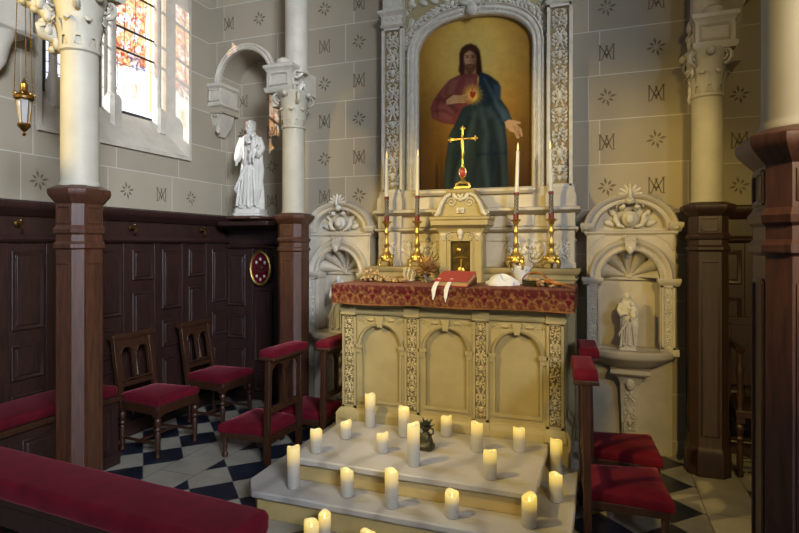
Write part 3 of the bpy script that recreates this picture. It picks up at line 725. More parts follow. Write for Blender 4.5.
m = at(O); m.box(XC-.82, XC+.82, 4.53, 4.64, 1.9, 2.075)
m.rect([(XC-.5, XC+.5, 4.50, 4.6, 2.02), (XC-.52, XC+.52, 4.48, 4.6, 2.04), (XC-.52, XC+.52, 4.48, 4.6, 2.06), (XC-.5, XC+.5, 4.52, 4.6, 2.07)])
for s in (-1, 1): a = XC+s*.715; m.rect([(a-.115, a+.115, 4.46, 4.6, 1.9), (a-.115, a+.115, 4.46, 4.6, 2.0), (a-.10, a+.10, 4.48, 4.6, 2.03), (a-.10, a+.10, 4.48, 4.6, 2.06)])
m.build('plinth_stage', 'stone', R, 40, .003)
# arched field
HW, ZS, RI, EX = .49, 3.22, .31, 2.35
def basket(n=40):
    pts = []
    for i in range(n+1):
        a = PI-PI*i/n; c, s_ = math.cos(a), math.sin(a)
        pts.append((math.copysign(abs(c)**(2/EX), c)*HW, ZS+RI*abs(s_)**(2/EX)))
    return pts
BP = basket()
m = at(O); y = 4.565
def qq(*p): m.add([(XC+a, y, b) for a, b in p], [tuple(range(len(p)))])
qq((-.62, 2.07), (-HW, 2.07), (-HW, ZS), (-.62, ZS)); qq((HW, 2.07), (.62, 2.07), (.62, ZS), (HW, ZS)); qq((-.62, ZS), (-HW, ZS), (-HW, 4.3), (-.62, 4.3)); qq((HW, ZS), (.62, ZS), (.62, 4.3), (HW, 4.3))
for i in range(40): qq(BP[i], BP[i+1], (BP[i+1][0], 4.3), (BP[i][0], 4.3))
m.box(XC-.62, XC+.62, 4.612, 4.64, 2.0, 4.3)
m.build('field', 'stone2', R, recalc=False)
def along(prof, pts):   # sweep profile (outward, y) along path, outward = left normal in xz pointing away from centre
    rings = []; N = len(pts)
    for i, (x, z) in enumerate(pts):
        dx = pts[min(i+1, N-1)][0]-pts[max(i-1, 0)][0]; dz = pts[min(i+1, N-1)][1]-pts[max(i-1, 0)][1]; l = math.hypot(dx, dz); nx, nz = -dz/l, dx/l
        rings.append([(XC+x+nx*d, yy, z+nz*d) for d, yy in prof])
    return rings
PATH = [(-HW, 2.07)]+[(-HW, 2.07+(ZS-2.07)*k/12) for k in range(1, 12)]+BP+[(HW, ZS-(ZS-2.07)*k/12) for k in range(1, 13)]
m = at(O); m.loft(along([(0, 4.61), (0, 4.555), (.012, 4.54), (.022, 4.54), (.03, 4.55), (.045, 4.53), (.062, 4.53), (.07, 4.545), (.082, 4.525), (.092, 4.535), (.095, 4.57)], PATH)); 
m.build('arched_frame', 'carve', R, 35)
m = at(O)
for i in range(0, len(PATH), 1):
    pass
pp = along([(.036, 4.545)], PATH)
pl = [Vector(r[0]) for r in pp]; acc = 0
for i in range(len(pl)-1):
    seg = (pl[i+1]-pl[i]).length; k = max(1, int(seg/.022))
    for j in range(k): p = pl[i].lerp(pl[i+1], j/k); m.ell(p, (.009, .008, .009), 6, 4)
m.build('bead_moulding', 'carve', R, 60)
for s in (-1, 1):
    m = at(O); a = XC+s*.705; m.box(a-.095, a+.095, 4.52, 4.64, 2.06, 4.3); strip(m, a-.095, a+.095, 2.06, 3.50 if s < 0 else 3.50, 4.49, 4.525, .024)
    m.rect([(a-.10, a+.10, 4.49, 4.6, 3.50), (a-.11, a+.11, 4.475, 4.6, 3.52), (a-.10, a+.10, 4.49, 4.6, 3.53), (a-.10, a+.10, 4.49, 4.6, 3.60), (a-.125, a+.125, 4.46, 4.6, 3.63), (a-.125, a+.125, 4.46, 4.6, 3.65), (a-.09, a+.09, 4.5, 4.6, 3.66), (a-.08, a+.08, 4.5, 4.6, 4.2)])
    pl_ = m.build('pilaster', 'carve', R, 40, .003)
    m = at(O); m.box(a-.071, a+.071, 4.516, 4.522, 2.084, 3.476); m.build('panel_ground', 'ochre', pl_)
    m = at(O); relief(m, a-.062, a+.062, 2.10, 3.46, 4.512, 1)
    for k in range(5): leaf(m, a-.09+.045*k, 3.555, 4.49, .035, 60+20*(k % 2), .5)
    m.build('carved_relief', 'carve', pl_, 60)
m = at(O)   # garland on the arch, shell crest and corner rosettes
for i in range(2, 39):
    r0 = along([(.115, 4.555), (.15, 4.555)], BP); p = Vector(r0[i][0]); q = Vector(r0[i][1]); c = p.lerp(q, .5); t_ = Vector(r0[min(i+1, 40)][0])-p; an = math.degrees(math.atan2(t_.z, t_.x))
    if i % 4 == 0: flower(m, c.x, c.z, 4.56, .034)
    for o in (-40, 25, 150): leaf(m, c.x, c.z, 4.56, .055, an+o+random.uniform(-15, 15), .42)
for s in (-1, 1):
    flower(m, XC+s*.555, 3.36, 4.56, .055, 8); scroll(m, XC+s*.56, 3.25, 4.56, .04, s, -1); scroll(m, XC+s*.555, 3.47, 4.56, .04, s, 1); leaf(m, XC+s*.56, 3.16, 4.56, .08, 90, .5)
    for k in range(5): leaf(m, XC+s*.57, 3.5+.09*k, 4.56, .09, 60+60*(k % 2), .45); flower(m, XC+s*.55, 3.56+.11*k, 4.56, .03)
    for k in range(4): scroll(m, XC+s*(.16+.1*k), 3.72+.02*k, 4.56, .05, s, 1); leaf(m, XC+s*(.2+.1*k), 3.68, 4.56, .09, 30 if s > 0 else 150, .5)
m.build('arch_garland', 'carve', R, 60)
m = at(O)
for k in range(7): a = 90+(k-3)*22; m.ell((XC+.075*math.cos(math.radians(a)), 4.53, 3.60+.075*math.sin(math.radians(a))), (.06, .03, .022), 8, 5, Matrix.Rotation(-math.radians(a), 3, 'Y'))
m.ell((XC, 4.515, 3.57), (.05, .035, .06), 10, 6); scroll(m, XC-.1, 3.60, 4.535, .045, -1, 1); scroll(m, XC+.1, 3.60, 4.535, .045, 1, 1); leaf(m, XC, 3.66, 4.53, .12, 90, .6)
m.build('shell_crest', 'carve', R, 60)
# painting
def artwork(P):
    x, y = photo(P[:, 0]+XC, P[:, 1]+4.605, P[:, 2]+2.07); n = len(x); zx, zy = (x-400)*2.964, (y-20)*2.964
    d = np.hypot((zx-215)/230, (zy-95)/290); nz = vnoise(zx, zy, .05, 1)
    stops = np.array([[.0, .66, .56, .30], [.35, .60, .48, .22], [.7, .45, .33, .13], [1.0, .30, .21, .08], [1.6, .16, .10, .05]])
    c = np.stack([np.interp(d, stops[:, 0], stops[:, k]) for k in (1, 2, 3)], 1)*1.38*(.96+.05*nz)[:, None]
    E = lambda cx, cy, rx, ry, s, col, a=1: over(c, ell_mask(zx, zy, cx, cy, rx, ry, s)*a, col)
    Q = lambda poly, s, col, a=1: over(c, poly_mask(zx, zy, poly, s)*a, col)
    c = E(207, 105, 80, 90, 90, 'b9a055', .5)
    c = Q([(176, 100), (182, 83), (196, 73), (211, 70), (226, 76), (236, 90), (239, 110), (241, 135), (243, 152), (236, 166), (224, 172), (192, 172), (180, 164), (174, 150), (177, 128)], 7, '3a2114')
    c = Q([(192, 140), (225, 140), (232, 172), (186, 172)], 5, '8e6344')
    c = Q([(172, 164), (195, 158), (228, 160), (232, 215), (200, 262), (184, 275), (166, 312), (128, 306), (96, 292), (90, 262), (100, 236), (122, 205), (146, 178)], 5, '6e3630')
    c = Q([(150, 178), (176, 172), (160, 215), (128, 232), (112, 228)], 10, '84503f', .8); c = Q([(98, 250), (135, 245), (165, 260), (150, 300), (105, 290)], 12, '875046', .7)
    c = Q([(120, 232), (150, 236), (175, 268), (165, 280), (140, 250)], 8, '522c28', .8); c = Q([(195, 172), (222, 172), (220, 205), (200, 225), (190, 205)], 8, '7d4a40', .7)
    c = Q([(236, 152), (262, 162), (290, 182), (298, 198), (297, 232), (318, 262), (332, 296), (312, 318), (318, 370), (322, 520), (128, 520), (134, 420), (150, 335), (165, 305), (184, 262), (205, 250), (228, 235), (232, 190)], 6, '1f2a30')
    c = Q([(240, 160), (270, 172), (284, 215), (262, 270), (240, 235)], 14, '18232c', .9); c = Q([(252, 262), (290, 240), (322, 272), (300, 310), (296, 420), (275, 330)], 12, '303f47', .8)
    c = Q([(180, 290), (235, 258), (255, 300), (215, 420), (190, 500), (150, 500), (160, 380)], 26, '253231', .8); c = Q([(240, 330), (262, 310), (270, 420), (262, 520), (236, 520)], 16, '17232a', .8)
    c = Q([(146, 345), (165, 320), (178, 330), (150, 470), (138, 500)], 14, '1c2a2c', .7); c = Q([(276, 190), (298, 196), (298, 236), (284, 235)], 8, '2e4250', .8)
    for pl_, w_, col_, a_ in (([(250, 175), (272, 215), (292, 260), (318, 300)], 5, '41565f', .6), ([(262, 235), (286, 275), (306, 305)], 5, '141d24', .7), ([(240, 262), (256, 330), (250, 420), (262, 500)], 8, '3d5054', .55), ([(222, 275), (200, 360), (176, 440), (168, 500)], 8, '3a4c4a', .6), ([(205, 290), (180, 380), (152, 480)], 6, '121b1e', .7), ([(270, 300), (288, 380), (292, 500)], 9, '111a20', .7), ([(300, 320), (304, 400), (308, 500)], 6, '35464c', .55), ([(160, 330), (146, 410), (138, 500)], 7, '34443f', .5), ([(232, 300), (228, 400), (214, 500)], 7, '141e20', .6), ([(120, 225), (108, 255), (112, 285)], 4, '55241f', .6), ([(142, 200), (132, 218), (150, 226)], 4, '55241f', .5), ([(104, 270), (130, 268), (152, 280)], 4, '551f1c', .5)):
        dd = np.full(n, 1e9)
        for (ax_, ay_), (bx_, by_) in zip(pl_[:-1], pl_[1:]):
            tt = np.clip(((zx-ax_)*(bx_-ax_)+(zy-ay_)*(by_-ay_))/((bx_-ax_)**2+(by_-ay_)**2), 0, 1); dd = np.minimum(dd, np.hypot(zx-ax_-tt*(bx_-ax_), zy-ay_-tt*(by_-ay_)))
        c = over(c, np.clip(1-dd/(w_*1.8), 0, 1)*a_, col_)
    c = Q([(300, 250), (330, 292), (316, 312), (300, 296)], 6, '3a505c', .7)
    c = E(207, 117, 18, 30, 6, '9a7250'); c = E(199, 112, 9, 20, 8, 'b08a66', .7); c = E(221, 118, 8, 24, 8, '6e4a32', .7)
    c = Q([(190, 128), (196, 134), (207, 131), (218, 134), (224, 128), (222, 146), (214, 158), (207, 163), (200, 158), (192, 146)], 7, '553522', .9); c = E(207, 137, 7, 2.2, 2, '8a4a3c'); c = E(207, 133, 11, 2, 2, '452818', .8)
    for ex in (199, 216): c = E(ex, 110, 4.2, 2, 1.6, '2a1810'); c = E(ex, 105, 6, 1.3, 1.5, '4a2e1c', .9)
    c = Q([(206, 110), (210, 110), (212, 125), (204, 125)], 3, '8a6042', .7); c = Q([(188, 84), (206, 78), (224, 84), (226, 100), (206, 90), (190, 100)], 4, '3a2114', .85)
    c = Q([(178, 98), (192, 88), (188, 105), (187, 130), (192, 158), (184, 164), (175, 152), (178, 126)], 6, '3a2114'); c = Q([(222, 88), (236, 98), (240, 130), (242, 152), (234, 164), (226, 156), (228, 130), (227, 108)], 6, '2c180e')
    r = np.hypot(zx-215, zy-221); g = np.clip(1-r/34, 0, 1); c = over(c, g**.8*.95, 'd9a93c'); ang = np.arctan2(zy-221, zx-215); c = over(c, np.clip(1-r/44, 0, 1)*(.5+.5*np.cos(ang*16))*.4, 'e2b94a')
    c = over(c, np.clip(1-r/20, 0, 1), 'e9c765'); c = Q([(207, 214), (212, 210), (216, 214), (221, 210), (225, 216), (222, 226), (215, 233), (208, 226)], 3, '9a3422'); c = Q([(213, 200), (217, 200), (217, 211), (213, 211)], 2, 'b05a28')
    c = Q([(136, 238), (158, 222), (180, 224), (198, 218), (203, 223), (188, 230), (204, 232), (204, 237), (188, 238), (196, 243), (190, 246), (172, 246), (150, 250), (138, 250)], 3, 'b08a62')
    for k in range(3): c = Q([(172, 229+6*k), (200, 226+6*k), (200, 228+6*k), (172, 231+6*k)], 2, '7d5a3c', .7)
    c = Q([(310, 302), (322, 295), (340, 297), (357, 302), (358, 308), (344, 309), (360, 322), (364, 345), (358, 346), (350, 328), (354, 350), (347, 352), (338, 334), (326, 330), (314, 318)], 3, 'b5906a')
    for k in range(3): c = Q([(334+7*k, 312+2*k), (337+7*k, 312+2*k), (349+6*k, 344), (346+6*k, 344)], 2, '7d5a3e', .6)
    return c*.9*(.97+.05*vnoise(zx, zy, .11, 4))[:, None]
O2 = (XC, 4.605, 2.07)
pt = thing('painting', 'arched oil painting of a long-haired robed man with a glowing heart', 'painting', O2)
nx, nz = 190, 280; rows = []
xs = [-HW+2*HW*j/(nx-1) for j in range(nx)]
tops = [ZS+RI*(max(0, 1-abs(x/HW)**EX))**(1/EX) for x in xs]
for i in range(nz): rows.append([(xs[j], 0, (tops[j]-2.07)*i/(nz-1)) for j in range(nx)])
grid_paint('canvas', rows, nx, nz, artwork, 'painting', pt)
# ================================================================== TABERNACLE
O = (XC, 4.2, 1.31); T = thing('tabernacle', 'small cream stone tabernacle with a gilt door in the middle of the altar', 'tabernacle', O); m = at(O)
m.box(XC-.165, XC+.165, 4.21, 4.252, 1.31, 1.76); m.box(XC-.165, XC+.165, 4.25, 4.385, 1.425, 1.76); m.arch(XC-.175, XC+.175, 1.31, 1.73, XC, .078, 1.63, 1.34, 4.19, 4.215, rise=.002, n=2, back=True)
for s in (-1, 1): m.box(XC+s*.14-.028, XC+s*.14+.028, 4.18, 4.2, 1.31, 1.70); m.box(XC+s*.088-.01, XC+s*.088+.01, 4.183, 4.2, 1.33, 1.64)
m.box(XC-.098, XC+.098, 4.183, 4.2, 1.63, 1.648); m.build('body', 'stone2', T, 40, .002)
m = at(O); m.box(XC-.076, XC+.076, 4.207, 4.213, 1.342, 1.63); d = m.build('door', 'tabdoor', T)
m = at(O); m.ell((XC-.02, 4.206, 1.56), (.02, .008, .02), 8, 5); m.sweep([(XC-.05, 4.205, 1.50), (XC, 4.203, 1.505), (XC+.05, 4.205, 1.5)], .005, n=5); m.sweep([(XC, 4.205, 1.37), (XC+.005, 4.203, 1.49)], .008, n=5); m.ell((XC, 4.206, 1.4), (.03, .006, .03), 8, 4); m.build('door_relief', 'gold', d)
m = at(O); m.rect([(XC-.18, XC+.18, 4.18, 4.385, 1.70), (XC-.19, XC+.19, 4.17, 4.385, 1.73), (XC-.225, XC+.225, 4.13, 4.385, 1.755), (XC-.225, XC+.225, 4.13, 4.385, 1.79), (XC-.235, XC+.235, 4.12, 4.385, 1.80), (XC-.235, XC+.235, 4.12, 4.385, 1.815), (XC-.2, XC+.2, 4.16, 4.385, 1.825)]); m.build('cornice', 'stone2', T, 40, .002)
m = at(O); prof = [(-.20, 1.82), (-.188, 1.86), (-.165, 1.92), (-.13, 1.975), (-.10, 2.005), (.10, 2.005), (.13, 1.975), (.165, 1.92), (.188, 1.86), (.20, 1.82)]
m.prism([(XC+a, b) for a, b in prof], 4.2, 4.385)
m.rect([(XC-.11, XC+.11, 4.19, 4.38, 2.0), (XC-.115, XC+.115, 4.18, 4.38, 2.015), (XC-.115, XC+.115, 4.18, 4.38, 2.03), (XC-.065, XC+.065, 4.21, 4.37, 2.045)]); m.build('pediment', 'stone2', T, 40, .003)
m = at(O)
for s in (-1, 1):
    m.sweep([(XC+s*.20, 4.19, 1.83), (XC+s*.175, 4.18, 1.855), (XC+s*.15, 4.185, 1.93), (XC+s*.115, 4.185, 1.98), (XC+s*.075, 4.185, 2.0)], [.012, .02, .018, .016, .012], n=6); scroll(m, XC+s*.20, 1.845, 4.18, .025, s, 1); scroll(m, XC+s*.07, 1.93, 4.195, .04, s, 1); leaf(m, XC+s*.03, 1.95, 4.195, .07, 60 if s > 0 else 120, .5); scroll(m, XC+s*.09, 1.67, 4.185, .03, s, 1); leaf(m, XC+s*.11, 1.68, 4.185, .06, 0 if s > 0 else 180, .4); flower(m, XC+s*.14, 1.65, 4.18, .022)
m.box(XC-.03, XC+.03, 4.185, 4.2, 1.85, 1.89); flower(m, XC, 1.87, 4.183, .022); m.ell((XC, 4.18, 1.695), (.028, .02, .035), 8, 5); leaf(m, XC, 1.69, 4.18, .06, -90, .5); m.ell((XC, 4.195, 1.96), (.03, .015, .022), 8, 5)
for k in range(4): leaf(m, XC, 1.955, 4.19, .055, 15+50*k, .4)
m.build('carving', 'carve', T, 60)
# altar cross
O = (XC, 4.27, 2.046); K = thing('altar_crucifix', 'gold standing crucifix with a red oval on its foot, on top of the tabernacle', 'crucifix', O)
m = MB(); m.rect([(-.062, .062, -.035, .035, 0), (-.062, .062, -.035, .035, .012), (-.05, .05, -.03, .03, .02)]); 
for s in (-1, 1): m.sweep([(s*.055, 0, .012), (s*.05, 0, .035), (s*.02, 0, .05), (0, 0, .055)], [.012, .012, .011, .014], n=8)
m.lathe([(.022, .04), (.014, .06), (.02, .072), (.012, .085)], 14); m.build('foot', 'gold', K)
m = MB(); m.ell((0, -.004, .128), (.026, .014, .042), 12, 8); md = m.build('foot_oval', 'redgem', K); m = MB(); m.sweep([(.027*math.cos(2*PI*i/20), -.006, .128+.043*math.sin(2*PI*i/20)) for i in range(21)], .005, n=6); m.build('oval_rim', 'gold', md)
m = MB(); m.box(-.0065, .0065, -.005, .005, .165, .475); m.box(-.1, .1, -.005, .005, .387, .400)
for x, z in ((-.1, .394), (.1, .394), (0, .478)):
    m.ell((x, 0, z), (.012, .008, .012), 10, 6)
    for a in range(3): m.ell((x+.014*math.cos(a*PI/2+(0 if x > 0 else PI if x < 0 else PI/2)-PI/2), 0, z+.014*math.sin(a*PI/2+(0 if x > 0 else PI if x < 0 else PI/2)-PI/2)), (.009, .007, .009), 8, 5)
m.lathe([(.012, .165), (.016, .18), (.009, .2)], 10); m.build('cross', 'gold', K)
m = MB(); m.ell((0, -.016, .412), (.011, .011, .015), 10, 6); m.sweep([(0, -.012, .4), (0, -.014, .37), (.003, -.014, .33), (.006, -.018, .29), (.002, -.014, .235)], [.009, .016, .014, .013, .006], [.008, .010, .010, .011, .006], side=(1, 0, 0), n=8)
for s in (-1, 1): m.sweep([(s*.012, -.012, .39), (s*.045, -.011, .393), (s*.085, -.01, .399)], [.006, .005, .004], n=6)
m.build('corpus', 'gold', K, 60)
# exec-continues
# ================================================================== CANDLESTICKS AND TAPERS
def candlestick(x, label):
    r = thing('candlestick', label, 'candlestick', (x, 4.345, 1.429), 0, 'gold candlesticks on the altar shelf')
    m = MB(); m.lathe([(.03, .03), (.055, .035), (.058, .05), (.047, .085), (.036, .10), (.026, .115)], 18)
    for k in range(3):
        a = PI/2+2*PI*k/3; d = Vector((math.cos(a), math.sin(a), 0)); m.sweep([d*.045+Vector((0, 0, .05)), d*.066+Vector((0, 0, .04)), d*.07+Vector((0, 0, .02)), d*.06+Vector((0, 0, .008)), d*.066], [.016, .018, .014, .013, .016], n=7)
    for k in range(6): a = PI*k/3; m.ell((.046*math.cos(a), .046*math.sin(a), .068), (.018, .018, .024), 8, 5)
    m.build('base', 'gold', r)
    m = MB(); m.lathe([(.03, .11), (.02, .13), (.017, .15), (.024, .165), (.026, .175), (.016, .19), (.014, .25), (.021, .268), (.023, .28), (.014, .295), (.015, .325), (.024, .345), (.012, .352)], 16); m.build('stem', 'gold', r)
    m = MB(); m.lathe([(.01, .345), (.028, .35), (.04, .362), (.042, .37), (.02, .366), (.014, .368)], 18); m.build('drip_pan', 'gold', r); return r
def taper(x, label, lean):
    r = thing('taper_candle', label, 'candle', (x, 4.345, 1.797), 0, 'white tapers in the gold candlesticks'); r.rotation_euler = (0, math.radians(lean), 0)
    m = MB(); m.lathe([(.012, 0), (.0195, .004), (.0195, .045), (.021, .05), (.0175, .054), (.0175, .19), (.0195, .194), (.0195, .21), (.016, .214)], 16); s = m.build('sleeve', 'sleeve', r)
    m = MB(); m.lathe([(.0200, .003), (.0206, .02), (.0200, .048)], 16); m.build('red_band', 'redband', s); m = MB(); m.lathe([(.0198, .19), (.0204, .20), (.0198, .212)], 16); m.build('red_band', 'redband', s)
    m = MB(); m.lathe([(.0155, .212), (.0145, .35), (.013, .53), (.010, .54)], 16); m.build('wax_stick', 'wax', r)
    m = MB(); m.lathe([(.004, .538), (.0075, .556), (.006, .575), (.001, .602)], 10); m.build('flame_tip', 'taperflame', r)
for x, a, b, l in ((XC-.677, 'gold candlestick at the far left end of the altar shelf', 'white taper candle in the far left gold candlestick', 0), (XC-.405, 'gold candlestick just left of the tabernacle, behind the dried bouquet', 'white taper candle just left of the tabernacle', .6),
                   (XC+.405, 'gold candlestick just right of the tabernacle', 'white taper candle just right of the tabernacle, leaning slightly', 1.6), (XC+.673, 'gold candlestick at the far right end of the altar shelf', 'white taper candle in the far right gold candlestick', -.8)):
    candlestick(x, a); taper(x, b, l)
# ================================================================== SHELL NICHES
def niche(cx, label):
    O = (cx, BACK-.001, 0); r = thing('shell_niche', label, 'niche', O); Y = lambda y: y-.001
    m = MB(); m.box(-.30, .30, -.05, 0, 0, .78); m.arch(-.31, .31, .78, 1.72, 0, .205, 1.345, .82, -.15, -.006, n=22, back=True)
    m.box(-.335, -.205, -.17, -.005, .78, .83); m.box(.205, .335, -.17, -.005, .78, .83); m.build('body', 'stone', r, 40, .003)
    for s in (-1, 1):
        m = MB(); a, b = sorted((s*.215, s*.305)); m.box(a, b, -.16, -.15, .83, 1.30); strip(m, a, b, .83, 1.30, -.172, -.158, .014); p = m.build('pilaster', 'stone', r)
        m = MB(); relief(m, a+.016, b-.016, .85, 1.285, -.16, 0 if s > 0 else 1); m.build('carved_relief', 'carve', p, 60)
    for s in (-1, 1):
        m = MB(); x0, x1 = sorted((s*.20, s*.335)); m.rect([(x0, x1, -.165, -.006, 1.295), (x0-.006, x1+.006, -.18, -.006, 1.315), (x0-.012, x1+.012, -.19, -.006, 1.33), (x0-.012, x1+.012, -.19, -.006, 1.352)])
        m.build('impost', 'stone', r, 40, .002)
    m = MB()   # shell: a quarter dome with scalloped ribs
    nr, na, L = 14, 66, .2; vs = []; fs = []
    for i in range(nr+1):
        f = i/nr
        for j in range(na+1):
            a = PI*j/na; rib = abs(math.cos(a*5.5)); rad = L*f*(1-.0*rib); dep = -.008-.085*(f**2.0)-.055*(f**.9)*abs(math.sin(a*5.5))**.7
            vs.append((-rad*math.cos(a), dep, 1.352+rad*math.sin(a)*1.0))
    for i in range(nr):
        for j in range(na): k = i*(na+1)+j; fs.append((k, k+1, k+na+2, k+na+1))
    m.add(vs, fs); m.ell((0, -.02, 1.356), (.03, .02, .02), 8, 5); m.box(-.2, .2, -.03, -.008, 1.33, 1.352); m.build('scallop_shell', 'stone', r, 60)
    m = MB(); m.archmould(0, 1.352, [(.205, -.15), (.205, -.172), (.218, -.182), (.235, -.172), (.25, -.175), (.262, -.19), (.285, -.195), (.295, -.18), (.295, -.148)], 26)
    m.prism([(-.03, 1.56), (.03, 1.56), (.045, 1.665), (-.045, 1.665)], -.215, -.15)
    for s in (-1, 1):
        m.prism([(s*.17, 1.68), (s*.295, 1.68), (s*.295, 1.55), (s*.26, 1.62)], -.158, -.15)
    m.build('arch_moulding', 'stone', r, 40)
    m = MB(); scroll(m, -.03, 1.65, -.215, .025, -1, 1); scroll(m, .03, 1.65, -.215, .025, 1, 1); leaf(m, 0, 1.6, -.215, .07, -90, .6); m.build('keystone_scroll', 'carve', r, 60)
    m = MB(); m.rect([(-.32, .32, -.155, 0, 1.675), (-.325, .325, -.17, 0, 1.69), (-.325, .325, -.17, 0, 1.70), (-.31, .31, -.15, 0, 1.71)])
    for s in (-1, 1):
        x0, x1 = sorted((s*.27, s*.35)); m.rect([(x0+.004, x1-.004, -.16, 0, 1.70), (x0, x1, -.18, 0, 1.72), (x0-.005, x1+.012, -.2, 0, 1.745), (x0-.005, x1+.012, -.2, 0, 1.765), (x0+.01, x1-.01, -.16, 0, 1.775)])
    m.archmould(0, 1.72, [(.24, -.10), (.24, -.14), (.252, -.165), (.27, -.17), (.285, -.165), (.30, -.19), (.325, -.20), (.335, -.185), (.335, 0), (.24, 0)], 28, rz=.80)
    m.prism([(.25*math.cos(PI*i/24), 1.71+.21*math.sin(PI*i/24)) for i in range(25)], -.09, 0); m.build('curved_pediment', 'stone', r, 40)
    m = MB()   # cartouche with a small mask, scrolls and a palmette crest
    m.ell((0, -.12, 1.80), (.06, .04, .062), 12, 8); m.ell((0, -.155, 1.80), (.034, .026, .042), 12, 8)
    for s in (-1, 1):
        m.sweep([(s*.10, -.10, 1.83), (s*.10, -.12, 1.79), (s*.08, -.13, 1.75), (s*.04, -.13, 1.735)], [.018, .022, .018, .010], n=7); scroll(m, s*.06, 1.885, -.15, .036, s, 1); m.ell((s*.05, -.16, 1.885), (.022, .02, .018), 8, 5); leaf(m, s*.10, 1.75, -.1, .09, 20 if s > 0 else 160, .5); leaf(m, s*.09, 1.82, -.1, .08, 40 if s > 0 else 140, .5)
    m.ell((0, -.17, 1.935), (.035, .03, .03), 10, 6)
    for k in range(7): a = 90+(k-3)*27; m.ell((.05*math.cos(math.radians(a)), -.18, 1.975+.05*math.sin(math.radians(a))), (.04, .018, .012), 8, 5, Matrix.Rotation(-math.radians(a), 3, 'Y'))
    m.ell((0, -.2, 1.985), (.014, .014, .05), 8, 6); m.build('crest', 'carve', r, 60)
    m = MB()   # bowl shaped ledge
    def half(rx, ry, z): return [(rx*math.cos(PI*i/28), -ry*math.sin(PI*i/28), z) for i in range(29)]
    m.loft([half(.13, .13, .66), half(.20, .18, .675), half(.27, .24, .71), (half(.32, .28, .745)), half(.335, .30, .755), half(.345, .31, .775), half(.345, .31, .80), half(.33, .295, .815)])
    m.build('bowl_ledge', 'stone', r, 40)
    m = MB(); m.rect([(-.07, .07, -.15, 0, .545), (-.075, .075, -.16, 0, .56), (-.09, .09, -.17, 0, .60), (-.13, .13, -.2, 0, .625), (-.14, .14, -.21, 0, .635), (-.14, .14, -.21, 0, .665)])
    m.rect([(-.085, .085, -.13, 0, 0), (-.085, .085, -.13, 0, .1), (-.055, .055, -.11, 0, .14), (-.07, .07, -.14, 0, .545)]); br = m.build('pedestal_bracket', 'stone', r, 40, .003)
    m = MB(); relief(m, -.05, .05, .18, .5, -.128, 1); leaf(m, 0, .6, -.16, .1, -90, .6); m.build('carved_relief', 'carve', br, 60); return r
niche(XC+1.235, 'white stone shell niche with curved pediment on the right of the altar')
niche(XC-1.205, 'white stone shell niche with curved pediment on the left, partly behind the altar')
